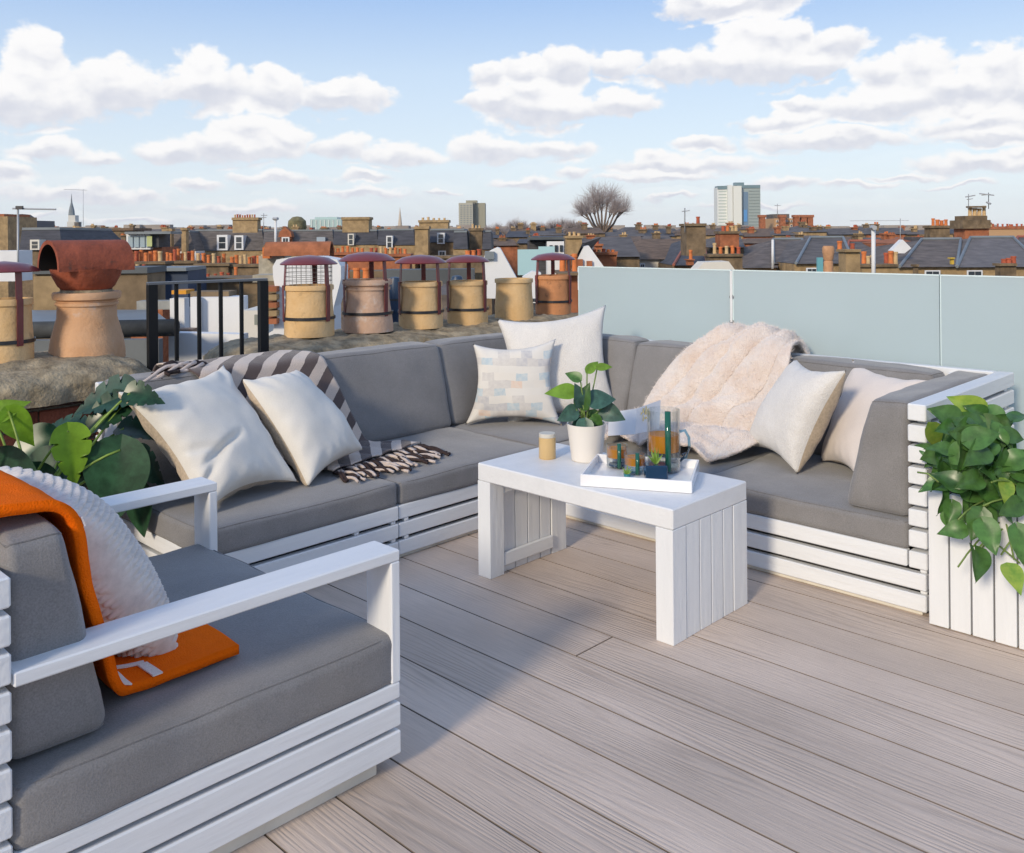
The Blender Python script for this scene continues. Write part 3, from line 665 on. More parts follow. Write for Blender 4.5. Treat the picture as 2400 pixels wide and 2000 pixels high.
# fluffy blush throw
furm=mat('blush_fur',(.76,.62,.53),.95,var=0,vscale=8,col2=(.85,.77,.71),sheen=.6,spec=.05,bump=.9,bscale=160)
def fdisp(s,t,p,n_):
    w=noise.noise(Vector((s*2.2,t*2.0,1)))*1.3
    k=.046*abs(math.sin(s*12.5+w*3.4+t*3.4))**.6 + .022*abs(math.sin(s*5+w*2-t*2.0)) + .026*noise.noise(Vector((s*5,t*7,3)))+.012*noise.noise(p*16)+.008*noise.noise(p*34)
    crease=.026*math.sin(t*26+w*4+s*4)*max(0,min(1,(t-.45)*4))*max(0,min(1,(.98-t)*5))
    e=min(1,min(s,1-s)*9)*.7+.3
    return n_*((k+crease)*e+.004)
rows=[((4.075,2.36,.40),(4.075,2.00,.45)),((4.07,2.36,.62),(4.07,2.00,.62)),((4.03,2.37,.735),(4.03,2.03,.722)),((3.93,2.40,.752),(3.93,2.00,.735)),(tuple(atX(1602,842,3.83)),(3.83,1.965,.715)),
      (tuple(atX(1548,905,3.755)),(3.76,1.95,.58)),(tuple(atX(1520,955,3.70)),(3.69,1.95,.46)),((3.62,2.66,.350),(3.60,1.95,.36)),((3.50,2.80,.325),(3.48,1.96,.335)),((3.36,2.80,.322),(3.36,2.0,.325)),((3.24,2.72,.318),(3.25,2.04,.320))]
fur,fbase=drape('fur_throw',rows,110,150,fdisp,(furm,),thick=.012)
tag(fur,'fluffy blush pink throw draped over the right sofa back','throw')
mod=fur.modifiers[-1]
# fur strands, as real small blades
def strands(parent,base,disp,n_,L,m_):
    mb=MB(); 
    for i in range(n_):
        s,t=random.random(),.12+.88*random.random(); e=.004
        p=base(s,t); ds=base(min(1,s+e),t)-base(max(0,s-e),t); dt=base(s,min(1,t+e))-base(s,max(0,t-e)); nn=-ds.cross(dt).normalized()
        p=p+disp(s,t,p,nn); d=(nn*.8+Vector((random.uniform(-1,1),random.uniform(-1,1),random.uniform(-1,.4)))*.75).normalized(); q=p+nn*(-.002); a=d.cross(nn)
        if a.length<1e-4: continue
        a=a.normalized()*.0013; l=L*random.uniform(.6,1.2)
        mb.add([q-a,q+a,q+d*l],[(0,1,2)])
    o=mb.obj('pile',m_,parent); o['kind']='stuff'; return o
strands(fur,fbase,fdisp,70000,.027,mat('blush_pile',(.82,.70,.62),.9,col2=(.88,.81,.76),vscale=6,sheen=.4,spec=.05))

# orange throw on the chair
def hwool():
    M_=mat('orange_wool',(.98,.155,.003),.9,var=.06,vscale=30,bump=.5,bscale=300,spec=.08); return M_
org=hwool()
def odisp(s,t,p,n_): return n_*(.006+.004*noise.noise(p*7)+.002*noise.noise(p*20))
rows=[((.455,1.80,.42),(.455,2.16,.42)),((.455,1.80,.66),(.455,2.16,.66)),((.475,1.80,.748),(.475,2.16,.748)),((.57,1.795,.762),(.57,2.16,.762)),((.645,1.795,.735),(.645,2.15,.735)),((.672,1.80,.60),(.672,2.14,.60)),
      ((.712,1.815,.46),(.715,2.13,.46)),((.745,1.83,.365),(.75,2.12,.365)),((.80,1.845,.340),(.81,2.11,.340)),((.92,1.845,.338),(.93,2.10,.338)),((1.03,1.85,.338),(1.04,2.09,.338))]
oth,obase=drape('orange_throw',rows,30,130,odisp,(org,),thick=.020)
tag(oth,'bright orange folded throw with white marks over the armchair back','throw'); 
ow=mat('white_wool',(.80,.76,.74),.9,var=.05,vscale=60,bump=.4,bscale=300)
def omark(pts,w_):
    mb=MB(); n_=10
    for (s0,t0,s1,t1) in pts:
        vs=[];fs=[]
        ps=[];
        for i in range(n_+1):
            k=i/n_; s,t=s0+(s1-s0)*k,t0+(t1-t0)*k; e=.004
            p=obase(s,t); a=obase(min(1,s+e),t)-obase(max(0,s-e),t); b=obase(s,min(1,t+e))-obase(s,max(0,t-e)); nn=-a.cross(b).normalized(); ps.append((p+nn*.0225+odisp(s,t,p,nn),nn))
        for i in range(n_+1):
            d=(ps[min(n_,i+1)][0]-ps[max(0,i-1)][0]).normalized(); c_=d.cross(ps[i][1])*w_/2; vs+=[ps[i][0]-c_,ps[i][0]+c_]
        for i in range(n_): fs.append((2*i,2*i+2,2*i+3,2*i+1))
        mb.add(vs,fs)
    o=mb.obj('white_mark',ow,oth); mod_solid(o,.003,0); return o
omark([(.0,.75,.26,.745)],.021)
omark([(.0,.84,.26,.835)],.021)
omark([(.42,.67,.28,.84)],.013)
omark([(.0,.415,.12,.415)],.02)
# ================================================================ TABLE ITEMS
def lathe_obj(name,prof,loc,m_,parent=None,n=36,smooth=True,**k):
    return MB().lathe(prof,c=loc,n=n,**k).obj(name,m_,parent,smooth=smooth,weld=True,origin=loc if parent is None else None)
def autosmooth(o,ang=35):
    for p in o.data.polygons: p.use_smooth=True
    try:
        bm=bmesh.new(); bm.from_mesh(o.data)
        for e in bm.edges:
            if len(e.link_faces)==2 and e.calc_face_angle(0)>R_(ang): e.smooth=False
        bm.to_mesh(o.data); bm.free()
    except Exception: pass
    return o
c=atz(1283,1074,TH)
can=empty('candle',c,'small tan glass candle with a pale lid at the far end of the table','candle')
autosmooth(MB().lathe([(0,0),(.030,0),(.032,.003),(.032,.078),(.030,.080),(0,.080)],c,32).obj('jar',mat('amber_wax',(.62,.43,.20),.35,var=.05),can,weld=True))
autosmooth(MB().lathe([(0,.0805),(.0308,.0805),(.0312,.082),(.0312,.094),(.030,.0955),(0,.0955)],c,32).obj('lid',mat('pale_lid',(.62,.58,.50),.5),can,weld=True))
# potted plant
c=atz(1375,1078,TH)+Vector((.0,.0,0)); potc=c
pot=empty('potted_plant',c,'green-leaved plant in a round off-white ceramic pot on the table','plant')
autosmooth(MB().lathe([(0,.0),(.053,.0),(.057,.003),(.073,.134),(.073,.138),(.069,.138),(.066,.120),(0,.120)],c,48).obj('pot',mat('ceramic_cream',(.76,.71,.64),.45,var=.02),pot,weld=True))
autosmooth(MB().lathe([(0,.1205),(.0665,.1205)],c,30).obj('soil',MATS['soil'],pot))
def leaf_mesh(name,L,W,m_,tip=.35,heart=.12,fold=.18,droop=.25,n=12,mw=6,wave=0,slits=0,seed=0):
    mb=MB(); rr=random.Random(seed)
    def wid(t):
        a=math.sin(math.pi*min(1,t**(.62 if not slits else .55)))**.8
        return a*(1-tip*t*t)
    def fn(u,v):
        t=u; s=v*2-1; w_=wid(t)*W/2
        if slits:
            k=abs(math.sin(t*math.pi*slits)); w_*= 1 if k>.35 or abs(s)<.99 else .45+.55*(k/.35)
        x=t*L-(heart*L*(1-t)**3*abs(s)**1.5); y_=s*w_
        z=abs(s)**1.3*w_*fold*1.6-droop*L*t*t + wave*math.sin(t*9+s*2)*abs(s)*W*.1
        return (x,y_,z)
    mb.grid(fn,n,mw); me=mb.mesh(name,m_,(0,0,0),True)
    return me
def place_leaf(me,name,p,parent,ang,facing=0,tilt=0,scale=1,roll=0):
    """p world position of the leaf base; ang = direction of the leaf in the view plane; facing/tilt turn the blade away from the camera"""
    A_=math.radians(ang)
    d=RT*math.cos(A_)+UP*math.sin(A_); n_=-FW
    q=Matrix.Rotation(R_(facing),3,UP)@Matrix.Rotation(R_(tilt),3,RT)
    d=q@d; n_=q@n_; n_=Matrix.Rotation(R_(roll),3,d)@n_
    y_=n_.cross(d).normalized(); n_=d.cross(y_).normalized()
    M=Matrix((d,y_,n_)).transposed().to_4x4()
    o=bpy.data.objects.new(name,me); COL.objects.link(o); o.parent=parent
    o.location=Vector(p)-wloc(parent); o.rotation_euler=M.to_euler(); o.scale=(scale,)*3
    return o
LG=mat('leaf_green',(.072,.168,.040),.38,var=.35,vscale=30,coords='obj',transl=.25,spec=.5,rnd=.25)
LD=mat('leaf_dark',(.030,.085,.042),.32,var=.35,vscale=25,coords='obj',transl=.15,spec=.6,rnd=.25)
LB=mat('leaf_bright',(.19,.34,.04),.42,var=.25,vscale=25,coords='obj',transl=.35,spec=.4,rnd=.15)
LDG=mat('leaf_bluegreen',(.05,.12,.085),.35,var=.45,vscale=40,coords='obj',transl=.15,spec=.6,rnd=.2)
STEM=mat('stem_green',(.16,.24,.06),.5,var=.2,vscale=40)
l_small=leaf_mesh('leaf',.088,.070,LDG,seed=1,fold=.12,droop=.2); l_br=leaf_mesh('leaf',.098,.056,LB,seed=2,fold=.2,droop=.15); l_gr=leaf_mesh('leaf',.085,.062,LG,seed=3)
top=c+Vector((0,0,.12))
def px_leaf(me,x,y,d,ang,**k): return at(x,y,d)
dpot=(c.x*cs+c.y*sn)
items=[(l_br,1345,918,178,1.15,dict(tilt=-25,facing=20)),(l_small,1372,985,262,1.0,dict(tilt=-20)),(l_small,1350,960,205,.95,dict(facing=25,tilt=-10)),(l_gr,1362,955,70,1.15,dict(facing=-30,tilt=10)),
 (l_gr,1360,890,150,.75,dict(tilt=-30)),(l_br,1376,872,40,.7,dict(tilt=-30,facing=10)),(l_small,1380,940,8,1.2,dict(tilt=-35)),(l_br,1400,862,5,.6,dict(tilt=-30)),(l_small,1410,958,-22,1.1,dict(tilt=-15,facing=-20)),
 (l_gr,1385,965,300,.8,dict(tilt=-20)),(l_small,1366,950,110,1.0,dict(facing=30,tilt=5)),(l_gr,1390,975,-50,.7,dict()),(l_small,1358,982,235,.8,dict(facing=40))]
for i,(me,x,y,a,sc,k) in enumerate(items):
    p=at(x,y,dpot-.01+random.uniform(-.03,.03))
    lf=place_leaf(me,'leaf',p,pot,a,scale=sc,**k)
    midp=top.lerp(p,.5)+Vector((0,0,.012)); 
    MB().tube([top+Vector((random.uniform(-.015,.015),random.uniform(-.015,.015),0)),midp,p],.0028,6).obj('stem',STEM,pot,smooth=True)
# tray
T=[atz(1360,1140,TH),atz(1622,1158,TH),atz(1650,1088,TH),atz(1405,1072,TH)]
ex=(T[1]-T[0]); W_=ex.length; ex.normalize(); ey=Vector((-ex.y,ex.x,0)); 
if ey.dot(T[3]-T[0])<0: ey=-ey
Dp=.30
tM=Matrix((ex,ey,Vector((0,0,1)))).transposed().to_4x4(); tM.translation=T[0]
tray=empty('tray',T[0]+ex*W_/2+ey*Dp/2,'white lacquered tray under the glass jug on the table','tray')
wl=mat('white_lacquer',(.86,.86,.87),.2,spec=.5,coat=.3)
MB().box(.006,W_-.006,.006,Dp-.006,.003,.010,M=tM).obj('tray_base',wl,tray)
for (a,b,c_,d_) in ((0,W_,0,.0075),(0,W_,Dp-.0075,Dp),(0,.0075,.0077,Dp-.0077),(W_-.0075,W_,.0077,Dp-.0077)):
    MB().box(a,b,c_,d_,.001,.040,.0015,M=tM).obj('tray_side',wl,tray)
def thin(name,col,refl=.5,rough=.03,tint=1.0):
    """thin-walled clear glass: light passes straight through, Fresnel gloss on top"""
    M_=bpy.data.materials.new(name); M_.use_nodes=True; t=M_.node_tree; N=t.nodes; N.remove(N['Principled BSDF']); Lk=t.links.new
    tr=N.new('ShaderNodeBsdfTransparent'); tr.inputs[0].default_value=(*col,1); g=N.new('ShaderNodeBsdfGlossy'); g.inputs['Roughness'].default_value=rough
    f=N.new('ShaderNodeLayerWeight'); f.inputs[0].default_value=refl; mu=N.new('ShaderNodeMath'); mu.operation='MULTIPLY'; Lk(f.outputs['Facing'],mu.inputs[0]); mu.inputs[1].default_value=.45
    ms_=N.new('ShaderNodeMixShader'); Lk(mu.outputs[0],ms_.inputs[0]); Lk(tr.outputs[0],ms_.inputs[1]); Lk(g.outputs[0],ms_.inputs[2]); Lk(ms_.outputs[0],N['Material Output'].inputs[0]); return M_
clear=thin('clear_glass',(.95,.97,.975)); amber=mat('amber_drink',(.90,.42,.035),.15,transl=.55,spec=.5); bluegl=thin('pale_blue_glass',(.50,.72,.84),.6)
gg=mat('green_glass',(.015,.13,.085),.06,spec=.8,transl=.2); navy=mat('navy_glass',(.008,.035,.08),.12,spec=.7)
def on_tray(x,y): return atz(x,y,TH+.011)
c=on_tray(1556,1102)
jug=empty('glass_jug',c,'clear glass jug of amber drink with a dark green rod, on the tray','jug')
autosmooth(MB().lathe([(0,0),(.055,0),(.058,.004),(.058,.215),(.0555,.215),(.055,.008),(0,.006)],c,48).obj('body',clear,jug,weld=True))
autosmooth(MB().lathe([(0,.068),(.0535,.070),(.0535,.128),(0,.128)],c,40).obj('drink',amber,jug,weld=True))
autosmooth(MB().lathe([(0,.0065),(.0535,.0065),(.0535,.020),(0,.020)],c,40).obj('base',bluegl,jug,weld=True))
MB().tube([c+Vector((-.040,-.046,.012)),c+Vector((-.040,-.046,.12)),c+Vector((-.038,-.044,.218))],.0105,14).obj('stirrer',gg,jug,smooth=True)
hp=c+RT*.057
MB().tube([hp+UP*.135,hp+RT*.018+UP*.140,hp+RT*.032+UP*.115,hp+RT*.034+UP*.075,hp+RT*.022+UP*.045,hp+RT*.004+UP*.040],.005,10).obj('handle',bluegl,jug,smooth=True)
MB().tube([hp+RT*.006+UP*.052,hp+RT*.02+UP*.06,hp+RT*.012+UP*.042,hp+UP*.03],.0045,8).obj('handle_curl',navy,jug,smooth=True)
for (x,y,h,lab,g) in ((1446,1094,.080,'taller of two short tumblers of amber drink, nearest the plant pot','short glass tumblers on the tray'),(1488,1108,.066,'smaller tumbler of amber drink, nearest the navy pot','short glass tumblers on the tray')):
    c=on_tray(x,y); tu=empty('tumbler',c,lab,'glass',g)
    autosmooth(MB().lathe([(0,0),(.035,0),(.037,.002),(.038,h),(.0365,h),(.0355,.006),(0,.005)],c,36).obj('body',clear,tu,weld=True))
    autosmooth(MB().lathe([(0,h*.45),(.0345,h*.45),(.0348,h*.84),(0,h*.84)],c,32).obj('drink',amber,tu,weld=True))
    autosmooth(MB().lathe([(0,.0055),(.029,.0055),(.029,.012),(0,.012)],c,32).obj('base',navy if y<1100 else bluegl,tu,weld=True))
    MB().tube([c-FW*.039+UP*.004+RT*.004,c-FW*.042+UP*h*.5+RT*.004,c-FW*.040+UP*(h+.012)+RT*.004],.0075,8).obj('handle',gg,tu,smooth=True)
# small succulent pots
c=on_tray(1537,1122)
sp_=empty('succulent_pot',c,'tiny spiky bright green plant in a square navy glass pot','plant')
MM=Matrix.Translation(c)@Matrix.Rotation(PSI-math.pi/2,4,'Z')
MB().box(-.037,.037,-.028,.028,0,.050,.004,M=MM).obj('pot',navy,sp_)
sl=leaf_mesh('leaf',.060,.014,LB,tip=.9,heart=0,fold=.3,droop=.05,n=6,mw=2)
for a,s_ in ((90,1.0),(70,.95),(112,.95),(55,.75),(130,.8),(100,.6)): place_leaf(sl,'leaf',c+UP*.049,sp_,a,scale=s_,facing=random.uniform(-30,30),tilt=-10)
c=on_tray(1470,1120)
sp2=empty('succulent_pot',c,'tiny plant in a teal glass holder between the two tumblers','plant')
autosmooth(MB().lathe([(0,0),(.011,0),(.013,.014),(.012,.014),(0,.010)],c,20).obj('pot',mat('teal_glass',(.02,.20,.22),.1,spec=.7),sp2,weld=True))
for a,s_ in ((90,.8),(60,.7),(125,.7),(35,.5),(150,.5)): place_leaf(sl,'leaf',c+UP*.012,sp2,a,scale=s_*.75,facing=random.uniform(-30,30),tilt=-10)
# folded card with gold print standing behind the pot on the sofa seat
c=atX(1478,985,3.05); c=V((3.16,2.52,.309))
cdm=mat('white_card',(.86,.86,.87),.6,transl=.3)
card=empty('greeting_card',c,'white folded card with gold print standing behind the plant pot','card')
def quad3(mb,a,b,c_,d_): mb.add([a,b,c_,d_],[(0,1,2,3)])
p0=at(1428,968,3.92);p1=at(1492,958,3.80);p2=at(1488,1018,3.66);p3=at(1425,1022,3.80)
mb=MB(); quad3(mb,p0,p1,p2,p3); o=mb.obj('cover',cdm,card); mod_solid(o,.002,0)
q1=at(1548,938,3.95); q2=at(1545,1006,3.82)
mb=MB(); quad3(mb,p1,q1,q2,p2); o=mb.obj('back',cdm,card); mod_solid(o,.002,0)
gold=mat('gold_print',(.62,.50,.20),.4,metal=.3)
nq=(q1-p1).cross(p2-p1).normalized(); nq=nq if nq.dot(FW)<0 else -nq
def onb(u,v): return p1.lerp(q1,u).lerp(p2.lerp(q2,u),v)+nq*.003
mb=MB()
for (u,v,a,b) in ((.25,.08,.05,.20),(.36,.04,.04,.34),(.44,.14,.05,.25),(.27,.34,.03,.26),(.52,.30,.04,.14),(.36,.44,.06,.10),(.18,.22,.04,.10)):
    quad3(mb,onb(u,v),onb(u+a,v+.02),onb(u+a*1.3,v+b),onb(u-a*.3,v+b*.9))
mb.obj('gold_print',gold,card)

# ================================================================ PLANTER PLANT
pm=empty('trailing_plant',(3.25,.8,.385),'trailing heart-leaved green plant spilling over the planter box','plant')
variants=[leaf_mesh('leaf',.095,.078,LG,seed=i,heart=.20,tip=.45,fold=.16+.1*(i%3),droop=.12+.1*(i%4),wave=.4) for i in range(4)]
variants+= [leaf_mesh('leaf',.10,.078,mat('leaf_mid',(.06,.155,.035),.34,var=.4,vscale=26,coords='obj',transl=.2,spec=.6,rnd=.3),seed=i,heart=.2,tip=.45,fold=.25,droop=.22,wave=.5) for i in range(3)]
vb=leaf_mesh('leaf',.10,.072,mat('leaf_variegated',(.12,.26,.04),.36,var=0,vscale=22,col2=(.34,.44,.07),coords='obj',transl=.3,rnd=.2),heart=.2,tip=.5,fold=.2,droop=.15)
rr=random.Random(5)
spots=[(2180,1000,-60,vb,2.93),(2245,985,150,None,2.95),(2270,1025,80,None,2.9),(2215,1060,205,None,2.92),(2290,1090,90,vb,2.9),(2345,1040,100,None,2.85),(2335,1000,40,None,3.0),(2225,1130,200,None,2.85),(2210,1150,250,None,2.85),(2300,1130,300,None,2.8),(2260,1150,0,None,2.82),
 (2260,1240,190,None,2.75),(2300,1200,255,variants[0],2.72),(2305,1225,275,None,2.7),(2285,1290,235,None,2.72),(2365,1330,250,vb,2.6),(2385,1240,270,None,2.65),(2390,1180,200,None,2.7),(2355,1130,260,vb,2.75),(2230,1180,250,None,2.8),(2375,985,30,None,2.9),(2300,960,160,vb,3.0),(2390,1080,20,None,2.8)]
for i in range(130):
    x=rr.gauss(2308,62); yc=1088+ (x-2300)*.12; y=rr.gauss(yc,60)
    if x<2180+abs(y-1090)*.35 or y<972 or y>1240 or x>2470: continue
    spots.append((x,y,rr.uniform(150,390),None,rr.uniform(2.72,3.05)))
for (x,y,a,me,d) in spots:
    me=me or rr.choice(variants)
    place_leaf(me,'leaf',at(x,y,d),pm,a,facing=rr.uniform(-38,38),tilt=rr.uniform(-55,15),scale=rr.uniform(.74,1.12),roll=rr.uniform(-25,25))
for i in range(70):
    p_=Vector((rr.uniform(2.96,3.44),rr.uniform(.17,.66),0)); p_.z=.42+rr.uniform(-.10,.10)-(.12 if p_.x<3.04 else 0)
    place_leaf(rr.choice(variants),'leaf',p_,pm,rr.uniform(150,390),facing=rr.uniform(-38,38),tilt=rr.uniform(-65,15),scale=rr.uniform(.62,.98),roll=rr.uniform(-25,25))
mb=MB()
for i in range(16):
    x,y=rr.uniform(2220,2440),rr.uniform(1120,1330); e=at(x,y,rr.uniform(2.68,2.85)); s_=Vector((3.15+rr.uniform(0,.2),rr.uniform(.6,1.0),.39)); m1=s_.lerp(e,.5)+Vector((-.05,0,.09))
    P5=[s_,m1,e]; pts=[P5[0]*(1-t)**2+P5[1]*2*t*(1-t)+P5[2]*t*t for t in [k/8 for k in range(9)]]; mb.tube(pts,.0028,5)
for (a,b) in (((2300,1260),(2390,1320)),((2150,1107),(2200,1130)),((2280,1300),(2350,1240))):
    mb.tube([at(*a,2.78),at((a[0]+b[0])/2,(a[1]+b[1])/2-8,2.76),at(*b,2.74)],.003,5)
mb.obj('stem',STEM,pm,smooth=True)
# ---------------------------------------------------------------- monstera at the left
c=Vector((1.02,3.30,0))
mo=empty('monstera_plant',c,'large monstera plant with dark split leaves at the left end of the sofa','plant')
autosmooth(MB().lathe([(0,0),(.12,0),(.15,.28),(.14,.28),(.13,.25),(0,.25)],c,30).obj('pot',mat('black_pot',(.02,.02,.022),.4),mo,weld=True))
MD=mat('monstera_dark',(.020,.060,.028),.30,var=.5,vscale=14,coords='obj',transl=.12,spec=.4,rnd=.2); 
MDb=mat('monstera_blue',(.025,.070,.050),.48,var=.5,vscale=12,coords='obj',transl=.1,spec=.35)
MBr=mat('monstera_bright',(.22,.40,.03),.4,var=.25,vscale=14,coords='obj',transl=.45,spec=.4)
big=leaf_mesh('leaf',.27,.25,MD,heart=.22,tip=.3,fold=.10,droop=.12,n=26,mw=8)
spl=leaf_mesh('leaf',.26,.22,MDb,heart=.2,tip=.4,fold=.22,droop=.25,n=44,mw=8,slits=5)
spl2=leaf_mesh('leaf',.24,.20,MD,heart=.2,tip=.4,fold=.22,droop=.3,n=44,mw=8,slits=5)
brl=leaf_mesh('leaf',.21,.14,MBr,heart=.15,tip=.5,fold=.3,droop=.2,n=40,mw=8,slits=4)
brl2=leaf_mesh('leaf',.25,.17,MBr,heart=.15,tip=.6,fold=.15,droop=.2,n=24,mw=8)
L2=[(big,282,1055,3.15,265,dict(facing=5,tilt=-8),.92),(spl,300,925,3.3,195,dict(tilt=-48,facing=0),.78),(spl2,290,950,3.28,215,dict(tilt=-40),.75),(spl2,305,922,3.2,-12,dict(tilt=-35),.5),(brl,160,1010,3.1,275,dict(facing=35,tilt=-10),.95),
 (big,135,1085,3.2,225,dict(facing=-10,tilt=-20),.75),(brl2,-18,975,3.15,25,dict(tilt=-20),.50),(brl2,20,965,3.15,-60,dict(facing=25),.62),(spl2,290,1005,3.35,-10,dict(tilt=-60),.6),(big,-20,1040,2.95,85,dict(facing=-55),.6),
 (spl,60,1150,3.3,190,dict(tilt=-30),.8),(big,220,1180,3.3,250,dict(facing=20,tilt=-10),.7),(spl2,150,1130,3.4,300,dict(tilt=-20),.8),(big,330,1150,3.25,280,dict(facing=-30,tilt=-10),.6),(big,80,1200,3.2,270,dict(),.8),(spl,180,1010,3.35,160,dict(tilt=-55),.6),(big,120,1030,3.3,215,dict(tilt=-30),.7),(spl2,230,1060,3.4,235,dict(tilt=-15),.75),(big,70,1110,3.1,285,dict(facing=20),.7),(spl,330,1060,3.35,300,dict(facing=-15),.6),(big,-10,1090,3.0,330,dict(tilt=-10),.7)]
mb=MB()
for me,x,y,d,a,k,sc in L2:
    p=at(x,y,d); place_leaf(me,'leaf',p,mo,a,scale=sc,**k)
    s_=c+Vector((random.uniform(-.08,.08),random.uniform(-.08,.08),.25)); m1=s_.lerp(p,.55)+Vector((0,0,.08))
    mb.tube([s_*(1-t)**2+m1*2*t*(1-t)+p*t*t for t in [j/8 for j in range(9)]],.0055,7,r1=.004)
mb.obj('stem',mat('stem_bright',(.20,.30,.05),.45,var=.25,vscale=30),mo,smooth=True)

# ================================================================ CHIMNEY STACKS ON THE PARTY WALL
mortar=mat('mortar',(.22,.19,.155),.95,var=.3,vscale=20,bump=.6,bscale=80)
bred=[mat('brick_red',(.20,.062,.035),.9,var=.4,vscale=18,bump=.5,bscale=90,rnd=.35),mat('brick_burnt',(.055,.030,.024),.9,var=.5,vscale=18,bump=.5,bscale=90,rnd=.4),mat('brick_brown',(.20,.12,.07),.9,var=.35,vscale=18,bump=.5,bscale=90,rnd=.3)]
flm=mat('weathered_mortar',(.46,.375,.25),.97,var=.0,vscale=14,col2=(.17,.135,.085),bump=.7,bscale=70)
def brickmeshes(L): 
    return [MB().box(0,L,0,.10,0,.065,.004).mesh('brick',m_) for m_ in bred]
BM_={}
def brickwall(parent,x0,x1,y,ztop,courses,zoffs=.075,side=None,darktop=False):
    for r in range(courses):
        z=ztop-.068-r*zoffs; x=x0-(.11 if r%2 else 0)
        i=0
        while x<x1:
            L=.215 if (r%2==0 or i) else .10
            a=max(x,x0); b=min(x+L,x1)
            if b-a>.03:
                L_r=round(b-a,2)
                if L_r not in BM_: BM_[L_r]=brickmeshes(L_r)
                w_=random.random(); k=(1 if (darktop and r==0 and w_<.8) or w_<.22 else 2 if w_<.38 else 0)
                o=link('brick',BM_[L_r][k],(a,y+random.uniform(-.004,.004),z),parent); o.rotation_euler=(0,0,random.uniform(-.012,.012))
            x+=L+.010; i+=1
party=empty('party_wall',(1.0,4.4,0),'old red brick party wall and chimney stack at the left','wall')
LX0,LX1,LY0,LY1=-.9,1.80,4.02,4.76
MB().box(LX0,LX1-.012,LY0+.014,LY1,-1.5,.60).obj('core',mortar,party)
brickwall(party,LX0,LX1,LY0,.635,9,darktop=True)
# stepped-out dark course end pieces
brickwall(party,LX0,LX1,LY0-.035,.66,1,darktop=True)
MB().box(-.9,4.9,3.88,LY0+.012,-1.5,-.03).obj('coping',mortar,party)
party2=empty('chimney_stack',(3.9,4.4,0),'long low brick chimney stack with a mortar crown behind the sofa','chimney stack')
SX0,SX1=2.44,5.30
MB().box(SX0+.03,SX1,4.10,4.74,-1.5,.56).obj('core',mortar,party2)
brickwall(party2,SX0+.03,SX1,4.08,.625,4)
def flaunch(parent,x0,x1,y0,y1,zb,h,seed,endr):
    mb=MB(); n_=int((x1-x0)/.022); 
    def fn(u,v):
        x=x0+(x1-x0)*u; yc=(y0+y1)/2; hw=(y1-y0)/2
        e0=min(1,(x-x0)/endr) if endr else 1; e1=min(1,(x1-x)/endr)
        e=math.sqrt(max(0,1-(1-max(0,min(e0,e1)))**2)); 
        hw2=hw*(.55+.45*e); ang=math.pi*v; c_=math.cos(ang); s_=math.sin(ang)
        yy=yc-hw2*(abs(c_)**.85)*(1 if c_>0 else -1); zz=zb+h*(s_**.55)*(.25+.75*e)
        p=Vector((x,yy,zz)); q=p*3.2+Vector((seed,0,0))
        d=.022*noise.noise(q)+.016*noise.noise(p*10+Vector((seed,1,0)))+.009*noise.noise(p*28)
        d+=-.02*max(0,noise.noise(p*7+Vector((9,seed,0)))-.25)
        edge=min(1,v*12,(1-v)*12)
        p.y+= -d*c_*1.4; p.z+=d*s_
        if v in(0,1): p.z=zb-.03
        return p
    mb.grid(fn,n_,46)
    # underside and ends
    mb.box(x0+.06,x1-.03,y0+.03,y1-.03,zb-.025,zb+.02)
    return mb.obj('mortar_crown',flm,parent,smooth=True)
flaunch(party,LX0,LX1+.09,LY0-.06,LY1+.06,.615,.125,1,.34)
flaunch(party2,SX0-.05,SX1,4.03,4.80,.590,.115,5,.30)
# pots
ty=mat('pot_buff',(.66,.42,.19),.85,var=0,vscale=9,col2=(.74,.51,.27),bump=.35,bscale=60,blotch=(11,.60,(.25,.17,.10),.5))
tp=mat('pot_pink',(.52,.33,.23),.85,var=.0,vscale=6,col2=(.62,.42,.30),bump=.35,bscale=60,blotch=(12,.56,(.62,.55,.50),.6))
to=mat('pot_orange',(.56,.25,.11),.85,var=.12,vscale=9,bump=.35,bscale=60,blotch=(11,.58,(.18,.09,.05),.6))
tl=mat('pot_terracotta',(.60,.33,.17),.8,var=.0,vscale=7,col2=(.68,.42,.25),bump=.3,bscale=60,blotch=(9,.58,(.60,.50,.44),.6))
redm=mat('oxblood_metal',(.17,.030,.030),.34,spec=.5,var=.12,vscale=12,coat=.15,blotch=(26,.64,(.22,.10,.06),.6))
drk=mat('dark_metal',(.06,.06,.065),.4,metal=.7); inner=mat('pot_inner',(.012,.011,.010),.95)
mesh_m=mat('wire_mesh',(.30,.30,.30),.4,metal=.6)
